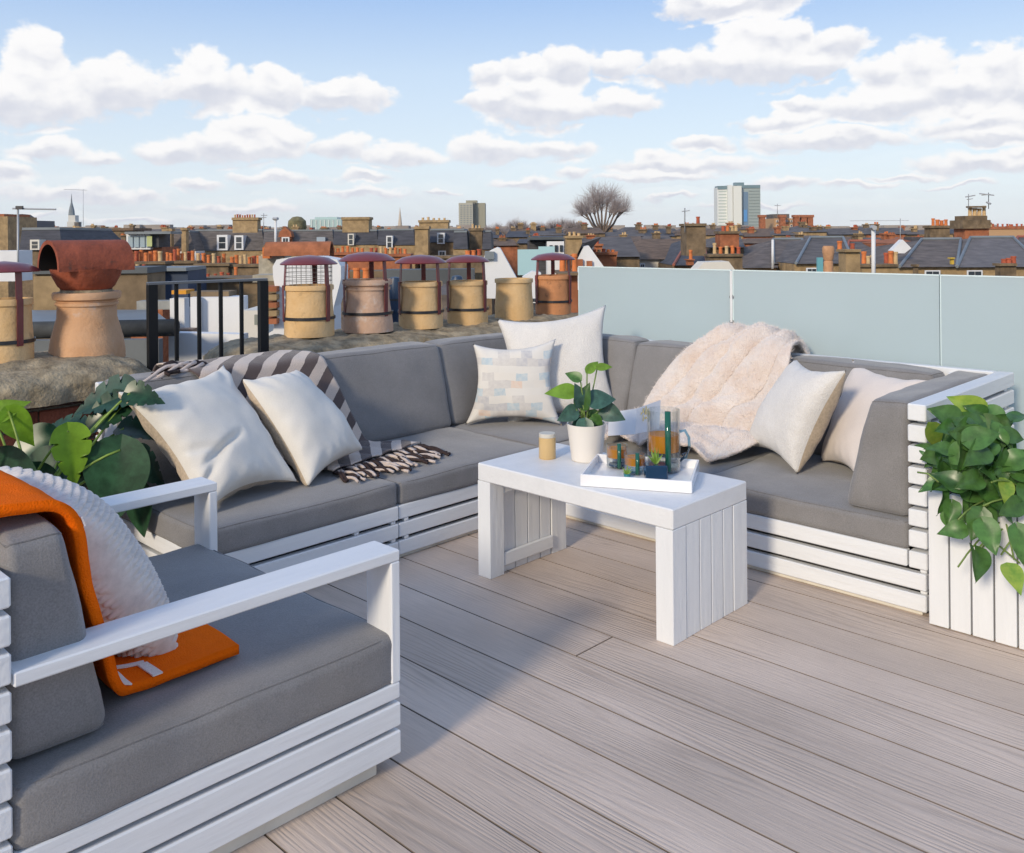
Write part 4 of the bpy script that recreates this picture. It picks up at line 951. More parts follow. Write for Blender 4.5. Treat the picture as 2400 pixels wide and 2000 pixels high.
def chimney_pot(cx,base_y,wpx,rim_y,cap_y,capw,m_,label,Y=4.38,rimtype=0,flare=1.0,mesh=False,taper=.94,name='chimney_pot'):
    b=atY(cx,base_y-8,Y); d=b.dot(FW) if False else (b.x*cs+b.y*sn); r=wpx/2/F_PX*d; zc=atY(cx,rim_y,Y).z; z0=b.z-.03
    h=zc-z0; o=empty(name,(b.x,b.y,z0),label,'chimney pot','chimney pots on the stacks')
    rt=r*taper
    P0=[(r*flare,0),(r*flare*.995,h*.12),(r*(1+flare)/2,h*.3),(rt,h*.62),(rt*.985,h*.80)]
    if rimtype==0: P0+=[(rt*.985,h*.90),(rt*1.05,h*.905),(rt*1.05,h*.985),(rt*1.03,h)]
    elif rimtype==1: P0+=[(rt*.985,h*.80),(rt*1.05,h*.805),(rt*1.05,h*.85),(rt*1.0,h*.855),(rt*1.0,h*.88),(rt*1.13,h*.90),(rt*1.15,h*.97),(rt*1.12,h)]
    P0+=[(rt*.85,h),(rt*.83,h*.6)]
    autosmooth(MB().lathe(P0,(b.x,b.y,z0),40).obj('pot_body',m_,o,weld=True),40)
    MB().lathe([(0,h*.62),(rt*.84,h*.62)],(b.x,b.y,z0),24).obj('flue',inner,o)
    if cap_y:
        zt=atY(cx,cap_y,Y).z-z0; R=capw/2/F_PX*d
        ch=R*.30
        autosmooth(MB().lathe([(0,zt),(R*.35,zt-.006),(R*.7,zt-ch*.35),(R*.93,zt-ch*.8),(R,zt-ch*1.02),(R*.985,zt-ch*1.12),(R*.9,zt-ch*.95),(0,zt-ch*.6)],(b.x,b.y,z0),44).obj('cowl_cap',redm,o,weld=True),50)
        for a in (-62,58,178):
            A_=PSI+math.pi+R_(a) ; ca,sa=math.cos(A_),math.sin(A_); tx,ty_=-sa,ca; rr_=rt*1.09
            mbq=MB()
            def strap(r0,z_0,r1,z_1,w=.014):
                vs=[]
                for (q,z) in ((r0,z_0),(r1,z_1)):
                    for s in(-1,1): vs.append((b.x+ca*q+tx*w*s,b.y+sa*q+ty_*w*s,z0+z))
                k=len(mbq.v); mbq.add(vs,[(0,1,3,2)])
            strap(rr_*.92,zt-ch*.9,rr_*.97,h*1.0); strap(rr_*1.03,h*1.0,rr_*1.01,h*.30) ; strap(rr_*.97,h,rr_*1.03,h)
            q=mbq.obj('strap',redm,o); mod_solid(q,.004,0)
        zb=h*.36; rb=r*(.55*flare+.45)*1.02 if flare<1.02 else r*1.02*(1+(flare-1)*.5)
        autosmooth(MB().lathe([(rb,zb-.008),(rb+.004,zb-.008),(rb+.004,zb+.008),(rb,zb+.008)],(b.x,b.y,z0),36).obj('clamp_band',drk,o,weld=True))
        if mesh:
            mbq=MB(); rm=rt*.98
            for k in range(28):
                A_=2*math.pi*k/28; mbq.tube([(b.x+rm*math.cos(A_),b.y+rm*math.sin(A_),z0+h),(b.x+rm*math.cos(A_),b.y+rm*math.sin(A_),z0+zt-ch)],.0013,4)
            for z in [h+(zt-ch-h)*k/5 for k in range(1,5)]:
                mbq.tube([(b.x+rm*math.cos(2*math.pi*k/24),b.y+rm*math.sin(2*math.pi*k/24),z0+z) for k in range(25)],.0013,4)
            mbq.obj('wire_guard',mesh_m,o)
    return o
chimney_pot(725,782,116,668,598,133,ty,'buff chimney pot with wire guard and red cap, nearest the railing',mesh=True)
chimney_pot(862,772,108,655,590,132,tp,'flared pinkish chimney pot with a red cap, second from the railing',rimtype=1,flare=1.10)
chimney_pot(987,764,103,660,597,122,ty,'buff chimney pot with red cap, third from the railing')
chimney_pot(1096,757,96,658,597,106,ty,'buff chimney pot with red cap, beside the open uncapped pot')
chimney_pot(1205,747,91,653,None,0,ty,'buff chimney pot without any cap, second from the glass')
chimney_pot(1297,737,84,645,592,104,to,'orange chimney pot with red cap, nearest the glass balustrade',taper=.97)
chimney_pot(12,846,122,700,612,152,ty,'buff chimney pot with red cap at the far left edge')
o=chimney_pot(205,832,148,684,None,0,tl,'large terracotta chimney pot carrying a half-round clay hood',rimtype=1,flare=1.12,taper=.88)
# clay hood: bowl and half-barrel tile
b=atY(203,684,4.38); dd=b.x*cs+b.y*sn; u=dd/F_PX
hood=mat('clay_hood',(.28,.070,.034),.75,var=.3,vscale=9,bump=.5,bscale=45,blotch=(14,.60,(.09,.06,.045),.7))
mp_=MB().lathe([(38*u,-2*u),(56*u,6*u),(60*u,-6*u),(50*u,-14*u)],b,30); 
o2=mp_.obj('mortar_bed',flm,o,smooth=True)
autosmooth(MB().lathe([(0,-4*u),(46*u,-2*u),(62*u,14*u),(74*u,38*u),(78*u,54*u),(72*u,54*u),(58*u,34*u),(0,30*u)],b,36).obj('hood_bowl',hood,o,weld=True),45)
ax=(RT*.68+FW*.73).normalized(); ay=Vector((-ax.y,ax.x,0))
mb=MB(); Ro=64*u; Lh=86*u; th=9*u; cz=b.z+(684-628)*u
base=Vector((b.x,b.y,cz))-ax*0*u
def barrel(R,flip):
    def fn(p,q):
        a=math.pi*(-.03+1.06*q); return base+ax*(-Lh+2*Lh*p)+ay*(R*1.0*math.cos(a))+UP*(R*1.02*math.sin(a))
    return fn
mb.grid(barrel(Ro,0),20,26); mb.grid(barrel(Ro-th,0),20,26,mi=1)
N1=21*27
for e in (0,20):
    vs=[];fs=[]
    for q in range(27): vs+=[mb.v[e*27+q],mb.v[N1+e*27+q]]
    for q in range(26): fs.append((2*q,2*q+1,2*q+3,2*q+2))
    mb.add(vs,fs)
for q in (0,26):
    vs=[];fs=[]
    for e in range(21): vs+=[mb.v[e*27+q],mb.v[N1+e*27+q]]
    for e in range(20): fs.append((2*e,2*e+1,2*e+3,2*e+2))
    mb.add(vs,fs)
autosmooth(mb.obj('hood_barrel',[hood,mat('hood_inner_shade',(.012,.010,.009),.95)],o,weld=True),40)  # shade inside the barrel painted as a near-black inner face
# ---------------------------------------------------------------- railing
iron=mat('black_iron',(.006,.007,.009),.4,spec=.25)
a=atY(350,663,4.10); b_=atY(622,659,4.00); zr=(a.z+b_.z)/2
rail=empty('railing',((a.x+b_.x)/2,(a.y+b_.y)/2,-.1),'black metal railing between the two chimney stacks','railing')
def rp(x,dy=0): 
    # point on the railing line seen at column x
    r=ray(x,660); A=Vector((a.x,a.y)); B=Vector((b_.x,b_.y)); D=B-A
    t=(A.x*D.y-A.y*D.x)/(r.x*D.y-r.y*D.x); return Vector((r.x*t,r.y*t,0))
dirv=(b_-a); dirv.z=0; dirv.normalize(); nr=Vector((-dirv.y,dirv.x,0))
def bar(x,w,name,z1):
    p=rp(x); M=Matrix((dirv,nr,UP)).transposed().to_4x4(); M.translation=p
    MB().box(-w/2,w/2,-w/2,w/2,-.1,z1,.0015,M=M).obj(name,iron,rail)
bar(356,.042,'post',zr-.004); bar(616,.042,'post',zr-.004)
for x in (413,466,517,565.5): bar(x,.0165,'baluster',zr-.004)
p=rp(345); q=rp(624); M=Matrix((dirv,nr,UP)).transposed().to_4x4(); M.translation=p
MB().box(0,(q-p).length,-.022,.022,zr-.004,zr+.008,.001,M=M).obj('top_rail',mat('worn_rail',(.10,.11,.125),.35,spec=.6),rail)
# ================================================================ THE CITY
slate=mat('slate',(.125,.108,.098),.8,stretch=(1,1,7),var=.4,vscale=1.3,bump=.5,bscale=4,detail=8)
slate2=mat('slate_brown',(.15,.12,.10),.8,stretch=(1,1,7),var=.4,vscale=1.4,bump=.5,bscale=4,detail=8)
slateb=mat('slate_blue',(.070,.068,.075),.75,stretch=(1,1,7),var=.35,vscale=1.3,detail=8)
tilebr=mat('roof_tile_brown',(.17,.11,.07),.85,stretch=(1,1,7),var=.4,vscale=2,bump=.5,bscale=5,detail=8)
stock=mat('stock_brick',(.36,.25,.13),.9,var=.3,vscale=3,detail=8)
stockd=mat('stock_brick_dark',(.19,.135,.08),.9,var=.4,vscale=3,detail=8)
redb=mat('red_brick_far',(.36,.13,.06),.9,var=.3,vscale=3,detail=8)
render=mat('white_render',(.78,.78,.78),.8,var=.05,vscale=1.5)
renderc=mat('cream_render',(.72,.68,.60),.8,var=.08,vscale=1.5)
winf=mat('white_window',(.76,.77,.78),.5); pane=mat('window_pane',(.04,.05,.06),.1,spec=.8)
potm=mat('clay_pot_far',(.62,.19,.06),.85,var=.25,vscale=6); potr=mat('clay_pot_red',(.42,.10,.05),.85,var=.25,vscale=6); potb=mat('clay_pot_buff',(.60,.42,.22),.85,var=.2,vscale=6)
lead=mat('lead_roof',(.20,.225,.24),.5,var=.12,vscale=1.0); leadd=mat('lead_dark',(.09,.10,.105),.6,var=.2,vscale=1.2)
ridge_m=mat('red_ridge_tile',(.36,.12,.08),.8)
GZ=-11.
def wpx(d): return d/F_PX
def rowbox(x0,x1,y0,y1,d,dep,d1=None,zb=None):
    """vertices of an upright box whose front face fills picture box x0..x1,y0(top)..y1; runs back dep metres"""
    d1=d if d1 is None else d1; dep=dep/(1+2.4*abs((x0+x1)/2-1200)/F_PX)
    A=at(x0,y0,d);B=at(x1,y0,d1); z1=(A.z+B.z)/2; z0=at((x0+x1)/2,y1,(d+d1)/2).z if zb is None else zb
    A.z=B.z=0; n=(B-A); n=Vector((-n.y,n.x,0)).normalized(); 
    if n.dot(FW)<0: n=-n
    C=B+n*dep; D=A+n*dep
    vs=[Vector((p.x,p.y,z)) for z in (z0,z1) for p in (A,B,C,D)]
    return vs
BF=[(0,1,5,4),(1,2,6,5),(2,3,7,6),(3,0,4,7),(4,5,6,7),(3,2,1,0)]
def boxpart(name,m_,parent,x0,x1,y0,y1,d,dep,d1=None,zb=None):
    return MB().add(rowbox(x0,x1,y0,y1,d,dep,d1,zb),BF).obj(name,m_,parent)
def window(parent,x0,x1,y0,y1,d,frame=None,bars=1,m_=None):
    w=min((x1-x0)*.16,2.6); f=boxpart('window',frame or winf,parent,x0,x1,y0,y1,d-.05,.12)
    n=bars+1; xs=(x1-x0-w*2)/n
    for i in range(n):
        boxpart('pane',m_ or pane,f,x0+w+xs*i+w*.2,x0+w+xs*(i+1)-w*.2,y0+w,y1-w,d-.058,.02)
    return f
def cpot(parent,x,yt,yb,w,d,m_=None,cap=False):
    p=at(x,yb,d); r=w/2*wpx(d); h=(yb-yt)*wpx(d)
    prof=[(r*.95,0),(r*.85,h*.7),(r*.85,h*.8),(r*1.05,h*.82),(r*1.0,h),(r*.7,h),(r*.65,h*.8),(0,h*.75)]
    return MB().lathe(prof,p,12).obj('chimney_pot',m_ or potm,parent,smooth=False)
def stack(label,x0,x1,y0,y1,d,dep,m_,pots=(),capm=None,corbel=True,parent=None,zb=None,name='chimney_stack'):
    """free-standing view of a chimney: shaft, oversailing cap, pots"""
    c=at((x0+x1)/2,y1,d+dep/2)
    if parent is None:
        o=empty(name,(c.x,c.y,c.z if zb is None else zb),label,'chimney')
        ch=boxpart('shaft',m_,o,x0,x1,y0+2,y1,d,dep,zb=zb); pp=o
    else:
        ch=boxpart('chimney',m_,parent,x0,x1,y0+2,y1,d,dep,zb=zb); pp=ch; o=ch
    if corbel: boxpart('cap',capm or m_,pp,x0-2.2,x1+2.2,y0,y0+min(6,(y1-y0)*.18),d-.12,dep+.24)
    for q in pots:
        x,w,h=q[:3]; cpot(pp,x,y0-h,y0+.3,w,d+dep*.5*(1+random.uniform(-.4,.4)),q[3] if len(q)>3 else None)
    return o
def pots(x0,x1,n,w,h,m_=None,hv=.25):
    return [(x0+(x1-x0)*(i+.5)/n,w*random.uniform(.85,1.1),h*random.uniform(1-hv,1+hv)) + ((m_,) if m_ else ((random.choice((potm,potm,potr,potb)),))) for i in range(n)]
def house(label,x0,x1,ye,xr0,xr1,yr,d,run,roofm,wallm,wins=(),cat='house',name='house',d1=None,ridge=None,chim=(),group=None,yb=None,gutter=None):
    """terraced house: eave line x0..x1 at ye, ridge xr0..xr1 at yr, slope facing us"""
    d1=d if d1 is None else d1
    A=at(x0,ye,d);B=at(x1,ye,d1); ze=(A.z+B.z)/2; A.z=B.z=ze
    n=(B-A); n=Vector((-n.y,n.x,0)).normalized(); n=n if n.dot(FW)>0 else -n
    C=at(xr0,yr,d+run);D=at(xr1,yr,d1+run); zr=(C.z+D.z)/2; C.z=D.z=zr
    Mx=(A+B)/2
    # keep the ridge parallel to the eave
    tdir=(B-A).normalized(); 
    C=A+n*run+tdir*((C-(A+n*run)).dot(tdir)); D=A+n*run+tdir*((D-(A+n*run)).dot(tdir)); C.z=D.z=zr
    E_=B+n*run*2; F_=A+n*run*2
    o=empty(name,(Mx.x,Mx.y,GZ),label,cat,group)
    ov=.12
    zb=GZ if yb is None else at((x0+x1)/2,yb,d).z
    wb=[Vector((p.x,p.y,z)) for z in (zb,ze-.02) for p in (A+n*.15,B+n*.15,E_-n*.15,F_-n*.15)]
    wl_=MB().add(wb,BF).obj('wall',wallm,o)
    rv=[A-n*ov,B-n*ov,D,C,E_+n*ov,F_+n*ov]
    mb=MB().add(rv,[(0,1,2,3),(3,2,4,5),(0,3,5),(1,4,2),(0,5,4,1)]); rf=mb.obj('roof',roofm,o)
    if ridge is not None:
        MB().tube([C+UP*.03,D+UP*.03],.09,6).obj('ridge',ridge,rf)
        for (p_,q_) in ((A,C),(B,D)):
            if abs((q_-p_).dot(tdir))>.8: MB().tube([p_+UP*.03-n*.1,q_+UP*.03],.07,6).obj('hip',ridge,rf)
    for w_ in wins: window(o,*w_)
    if d<60 and cat=='house' and yb is None and x1-x0>60:
        nn_=max(2,int((x1-x0)/34)); hw_=(x1-x0)/nn_
        for r_ in range(2):
            for i_ in range(nn_): xc_=x0+hw_*(i_+.5); yw=ye+ (2.0+2.9*r_)*F_PX/d; window(o,xc_-.42*F_PX/d,xc_+.42*F_PX/d,yw,yw+1.5*F_PX/d,d)
    for c_ in chim: stack(None,*c_,parent=rf)
    return o
def mansard(label,x0,x1,yt,ye,d,m_,wallm,yb,inset=6,dep=8,party_=None,dorm=(),wins=(),skl=(),chim=(),cat='house'):
    """steep slate storey over a brick wall"""
    A=at(x0,ye,d);B=at(x1,ye,d); ze=(A.z+B.z)/2; A.z=B.z=ze
    n=FW.copy(); C=at(x0+inset,yt,d+1.1); D=at(x1-inset,yt,d+1.1); zt=(C.z+D.z)/2; C.z=D.z=zt
    o=empty('house',((A.x+B.x)/2,(A.y+B.y)/2,GZ),label,cat)
    bk=[A+n*dep,B+n*dep]; Cb=C+n*(dep-2);Db=D+n*(dep-2)
    rf=MB().add([A,B,bk[1],bk[0],C,D,Db,Cb],BF).obj('roof',m_,o)
    MB().add([C+UP*.02,D+UP*.02,Db,Cb,C+UP*.14,D+UP*.14,Db+UP*.12,Cb+UP*.12],BF).obj('parapet',lead,rf)
    wb=[Vector((p.x,p.y,z)) for z in (GZ,ze-.03) for p in (A+n*.1,B+n*.1,bk[1],bk[0])]
    MB().add(wb,BF).obj('wall',wallm,o)
    for (a,b,c_,e_,fm) in dorm:
        q=boxpart('dormer',fm,o,a,b,c_,e_,d-.1,1.6)
        window2=[]; w=(b-a)*.2
        boxpart('pane',pane,q,a+w,b-w,c_+w,(c_+e_)/2-.8,d-.115,.03); boxpart('pane',pane,q,a+w,b-w,(c_+e_)/2+.8,e_-w*.8,d-.115,.03)
    for w_ in wins: window(o,*w_)
    for (a,b,c_,e_) in skl: boxpart('skylight',mat('skylight',(.38,.45,.52),.15),o,a,b,c_,e_,d+.1,.5)
    for c_ in chim: stack(None,*c_,parent=rf)
    return o
ground=MB().box(-500,1500,-500,1500,GZ-.4,GZ).obj('ground',mat('street_ground',(.06,.06,.062),.9,var=.2,vscale=.05),origin=(0,0,GZ)); tag(ground,'dark streets and yards far below the rooftops',kind='structure')

# --- near: white and grey roofs beyond the railing
o=empty('rooftop_building',at(520,900,9.0)*1,'white rendered roof walls seen through the black railing','building')
boxpart('wall',render,o,395,563,782,980,8.6,.25,8.4); boxpart('wall',render,o,446,563,697,786,9.6,.5); boxpart('pilaster',render,o,446,466,697,790,9.5,.15); boxpart('wall',renderc,o,566,606,728,900,9.2,1.0)
boxpart('coping',stockd,o,446,536,684,698,9.7,.5); boxpart('vent',mat('vent_grey',(.25,.26,.22),.6),o,596,604,738,762,9.15,.05); boxpart('wall',render,o,398,432,700,785,10.4,.3)
boxpart('ledge',mat('ledge_brown',(.25,.18,.14),.8),o,412,450,772,782,9.3,.3)
o=empty('rooftop_building',at(640,800,7.6),'white curved gable wall behind the first red-capped chimney pot','building')
# curved white gable: real outline given thickness
pts=[(598,800),(640,775),(652,735),(648,690),(640,650),(639,625),(648,609),(690,602),(750,602),(790,609),(799,625),(799,655),(790,690),(782,720),(782,800)]
d0=8.0; A=[at(x,y,d0) for x,y in pts]; B=[p+FW*.35 for p in A]; k=len(A)
mb=MB().add(A+B,[tuple(range(k)),tuple(range(k,2*k))[::-1]]+[(i,i+k,(i+1)%k+k,(i+1)%k) for i in range(k)]); mb.obj('wall',render,o)
for i in range(5): boxpart('stone_step',stock if i%2 else redb,o,616,648,672+i*19,684+i*19,7.9,.4)
boxpart('coping',mat('coping_stone',(.42,.38,.30),.9,var=.2,vscale=6),o,592,650,645,662,8.3,.5)
boxpart('wall',stockd,o,604,650,660,760,8.2,.4)
o=empty('rooftop_building',at(200,800,9.5),'grey lead flat roof behind the hooded chimney pot','building')
boxpart('wall',mat('grey_render',(.16,.17,.17),.8,var=.15,vscale=2),o,-120,372,798,1150,7.6,.2); 
MB().tube([at(-120,778,8.0),at(415,768,8.0)],.075,12).obj('roof_roll',mat('felt_dark',(.055,.057,.056),.8,var=.3,vscale=6),o,smooth=True)
MB().add([at(-120,775,8.1),at(415,768,8.1),at(360,726,10.5),at(-120,728,10.5)],[(0,1,2,3)]).obj('roof',lead,o)
boxpart('parapet',mat('parapet_stone',(.30,.30,.28),.9,var=.3,vscale=4),o,320,400,706,726,10.6,.4)
o=empty('brick_stack',at(200,720,11),'wide brown brick stack behind the hooded chimney pot','chimney')
boxpart('shaft',stockd,o,82,345,640,730,11,1.2); boxpart('cap',leadd,o,76,345,628,642,10.95,1.3); boxpart('buttress',stock,o,78,140,648,730,10.9,.2)
o=empty('water_tank',at(395,690,13),'dark blue-grey boxed tank and pipes left of the railing','tank')
boxpart('tank_body',mat('blue_grey_paint',(.035,.055,.10),.6,var=.2,vscale=2),o,372,440,632,720,13,1.5); boxpart('tank_lid',lead,o,346,436,628,636,12.9,1.6); boxpart('downpipe',mat('pipe_grey',(.12,.14,.20),.5),o,368,378,636,720,12.85,.12); boxpart('hatch',mat('black_paint',(.015,.015,.02),.5),o,350,366,640,700,13.1,.3)
o=empty('tarpaulin',at(418,690,10.2),'small folded orange tarpaulin behind the railing','tarpaulin')
boxpart('sheet',mat('orange_sheet',(.70,.30,.02),.6),o,402,436,681,690,10.2,.5)
stack('long low brick stack with a lone orange pot, just above the railing',440,622,652,690,14,1.5,stockd,[(457,17,27,potm),(553,9,26,potm),(520,10,14,potr),(487,9,10,potr),(535,9,12,potr),(505,8,10,potr)])
o=empty('slate_roof_house',at(850,720,12),'dark roof slopes just behind the red-capped chimney pots','house')
MB().add([at(640,700,12.0),at(1115,690,12.0),at(1115,655,15),at(640,660,15),at(640,900,12),at(1115,900,12),at(1115,900,15),at(640,900,15)],[(0,1,2,3),(4,5,1,0),(5,6,2,1),(7,4,0,3),(6,7,3,2)]).obj('roof',slate2,o)
boxpart('wall',stockd,o,800,1010,636,668,15.1,1); boxpart('wall',leadd,o,900,1110,632,680,14.2,.5)
bv=empty('roof_vent',at(925,800,8.8),'dark blue metal roof vent between the second and third pots','vent')
autosmooth(MB().lathe([(0,0),(.035,0),(.035,.16),(.055,.19),(.062,.22),(.062,.46),(.045,.52),(0,.53)],at(926,778,8.8),20).obj('vent_body',mat('blue_cowl',(.03,.055,.10),.4),bv,weld=True))
autosmooth(MB().lathe([(.064,.30),(.067,.30),(.067,.32),(.064,.32)],at(926,778,8.8),20).obj('vent_band',drk,bv,weld=True))
bv=empty('roof_vent',at(1072,790,9.5),'dark blue metal roof vent beside the open buff pot','vent')
autosmooth(MB().lathe([(0,0),(.07,0),(.07,.50),(.05,.55),(0,.56)],at(1072,772,9.5),20).obj('vent_body',MATS['blue_cowl'],bv,weld=True))
# row of orange pots behind the second pot
stack('brown stack with three orange pots seen under the second red cap',790,880,656,700,11.5,1,stockd,[(812,17,28,potm),(836,18,28,potm),(858,17,28,potm)],corbel=False)
# white gables
def gable_wall(label,pts,d,thick,m_,name='gable_house',extra=None,cat='house'):
    A=[at(x,y,d) for x,y in pts]; B=[p+FW*thick for p in A]; k=len(A)
    c=at(sum(p[0] for p in pts)/k,max(p[1] for p in pts),d); o=empty(name,c,label,cat)
    MB().add(A+B,[tuple(range(k)),tuple(range(k,2*k))[::-1]]+[(i,i+k,(i+1)%k+k,(i+1)%k) for i in range(k)]).obj('wall',m_,o)
    return o
o=gable_wall('bright white sloping gable between the capped pots and the open pot',[(1148,588),(1165,580),(1172,582),(1215,660),(1215,700),(1130,700),(1135,600)],17,.6,render)
boxpart('end_stone',lead,o,1136,1158,590,608,16.9,.5)
o=gable_wall('small white gable just above the open buff pot',[(1225,650),(1248,636),(1268,640),(1268,700),(1222,700)],15,.4,render)
o=gable_wall('white gable wall with a dark sloped roof left of the glass',[(1340,640),(1352,610),(1368,578),(1380,576),(1420,632),(1425,680),(1335,680)],26,.5,render)
MB().add([at(1335,632,25.9),at(1364,572,25.9),at(1410,556,31),at(1372,600,31)],[(0,1,2,3)]).obj('roof',slate,o)
boxpart('window',redb,o,1375,1388,612,626,25.9,.1); boxpart('window',redb,o,1352,1366,608,626,25.9,.1)
# orange stack right behind the last pot
o=stack('tall orange-red brick stack behind the pot nearest the glass',1310,1354,640,800,7.4,.5,redb,[(1318,15,40,potm),(1333,15,42,potm),(1347,14,45,potm)],capm=stockd)
o=empty('glass_screen',at(1240,690,21),'pale turquoise glass roof screen behind the white gables','screen')
boxpart('glass_panel',mat('turquoise_glass',(.42,.62,.64),.3),o,1213,1262,585,645,21,.05)
boxpart('glass_panel',mat('turquoise_glass',(.42,.62,.64),.3),o,1262,1300,578,600,21,.05)

# --- left skyline
o=empty('corner_building',at(8,600,55),'tan brick corner block at the far left edge','building'); boxpart('wall',stock,o,-60,18,508,700,55,8,zb=GZ); boxpart('roof',redb,o,-60,10,502,510,55.2,7)
boxpart('wall',render,o,-60,40,588,660,40,3)
o=empty('modern_building',at(45,600,60),'dark grey modern block with a round drum at the far left','building'); boxpart('wall',mat('dark_cladding',(.08,.09,.11),.5),o,14,66,517,600,60,8,zb=GZ)
autosmooth(MB().lathe([(0,0),(.75,0),(.75,.75),(.5,.95),(0,1.0)],at(52,537,61),20).obj('drum',slate,o,weld=True)); boxpart('window',render,o,20,30,530,575,59.8,.2)
mansard('blue slate mansard house behind the far-left chimney cap',45,146,540,588,45,slateb,stockd,640,dorm=[(70,92,562,586,renderc)])
o=empty('church_tower',at(170,560,330),'pale distant church tower with a stepped spire at the left','church')
boxpart('tower',mat('pale_stone',(.62,.60,.55),.8),o,157,180,520,560,330,8,zb=GZ); boxpart('belfry',MATS['pale_stone'],o,160,176,505,520,331,6); MB().lathe([(1.2,0),(1.0,2.0),(.3,4.8),(.05,8)],at(168,506,333),8).obj('spire',lead,o); boxpart('tower',slate,o,174,184,521,560,329,4)
o=empty('brick_building',at(265,600,85),'long brown brick building behind the clay hood','building'); boxpart('wall',stockd,o,232,298,540,620,85,8,zb=GZ)
boxpart('roof',tilebr,o,228,312,535,541,84.8,9); window(o,243,249,552,562,84.8)
stack('orange brick gable chimney left of the clay hood',112,122,588,612,22,.8,potm,corbel=False)
for i,(x,y,w) in enumerate(((120,598,9),)): pass
o=empty('roof_pavilion',at(335,600,60),'white-framed glazed roof pavilion behind the clay hood','building'); boxpart('roof',lead,o,292,400,543,549,60,4); boxpart('wall',winf,o,296,352,549,585,60.5,4)
for i in range(4): boxpart('window',mat('sky_pane',(.36,.45,.50),.1),o,300+i*14,311+i*14,554,580,60.4,.1)
boxpart('wall',slateb,o,352,372,545,580,60.6,4); boxpart('wall',mat('lime_frame',(.50,.55,.25),.6),o,344,356,553,578,60.3,.1); boxpart('wall',redb,o,296,380,580,660,61,6,zb=GZ)
mansard('slate roof with two slim white-faced brick chimneys',372,458,546,588,66,slate2,render,612,inset=14,chim=[(391,401,536,600,65.5,1,stock),(425,436,534,600,65.5,1,stock)])
mansard('wide grey mansard with two white dormers and a long many-potted chimney',452,620,542,588,68,slate,stock,640,dorm=[(508,533,551,587,winf),(549,570,552,586,winf)],chim=[(545,603,510,548,69,1.6,stock,pots(548,600,9,4.4,6))])
mansard('grey mansard with a pedimented red brick dormer and a skylight',616,782,543,574,67,slate,stock,640,inset=3,skl=[(742,762,556,572)],dorm=[(657,682,549,585,redb)],wins=[(757,772,582,604,66.9)])
o=gable_wall('red brick pediment over the dormer right of the railing',[(652,556),(655,544),(668,532),(681,544),(684,556)],66.7,.8,redb,name='dormer_gable',cat='gable')
window(o,660,678,556,584,66.6)
mansard('dark slate mansard with a white dormer under the broad tan chimney',780,886,543,574,64,slateb,stock,640,inset=3,dorm=[(905-90,905-76,548,575,renderc)],chim=[(802,864,509,545,65,2.2,stock)])
mansard('dark slate mansard with a tall white dormer left of the tan tower',884,972,541,575,62,slateb,stock,640,inset=3,dorm=[(905,920,553,583,winf)],chim=[(982,1050,516,548,66,2,stock,pots(985,1048,5,6,6,potb))])
stack('pale brick chimney with a white-washed shaft in front of the dark mansards',972,1003,531,600,58,1.6,stock)
mansard('dark mansard with white dormer between two brick chimneys',1000,1090,541,568,60,slateb,stockd,640,inset=3,dorm=[(1024,1042,546,572,winf)],wins=[(1027,1045,588,604,59.8)],chim=[(1100,1130,535,600,59,1.5,stockd,pots(1104,1128,3,6,8,potb))])
mansard('narrow dark slate mansard beside the bare trees',1062,1096,546,584,57,slateb,stock,640,inset=2)
mansard('low dark slate roof right of the potted brown chimney',1130,1152,545,585,58,slateb,stockd,640,inset=2)
for (x0,x1,y,n_,lab) in ((300,385,592,7,'row of orange pots on the long stack right of the clay hood'),(385,460,590,8,'row of orange pots in front of the white-faced chimneys'),(455,535,596,6,'row of orange pots below the white dormers'),(535,625,598,8,'row of orange pots just left of the first red cap')):
    d=34+random.uniform(-3,3); stack(lab,x0,x1,y+22,y+60,d,1.4,stockd,pots(x0+4,x1-4,n_,9.5,23))
stack('low brown stack with many small orange pots behind the second cap',770,860,592,640,38,1.2,redb,pots(775,855,7,8,12)); stack('low red brick stack behind the third cap',860,960,596,640,36,1.2,redb,pots(865,955,8,8,15)); stack('low brown stack with orange pots behind the fourth cap',985,1135,600,640,36,1.2,stockd,pots(1090,1130,3,13,14))
stack('low orange-potted stack between clay hood and railing',268,345,636,660,24,1.0,stockd,pots(270,345,5,9,14))
o=empty('roof_pavilion',at(650,620,30),'second clay hood on a pale stone stack above the railing','chimney'); boxpart('shaft',MATS['coping_stone'],o,606,668,600,660,30,1.4)
mb=MB(); mb.grid(lambda p,q: at(625,600,29.5)+RT*(2.1*p-.0)+ (-FW*math.cos(math.pi*q)*.35)+UP*(.42*math.sin(math.pi*q)),8,12); q=mb.obj('hood',redb,o); mod_solid(q,.06,0)
boxpart('end_pot',potm,o,615,632,580,606,29.6,.5)
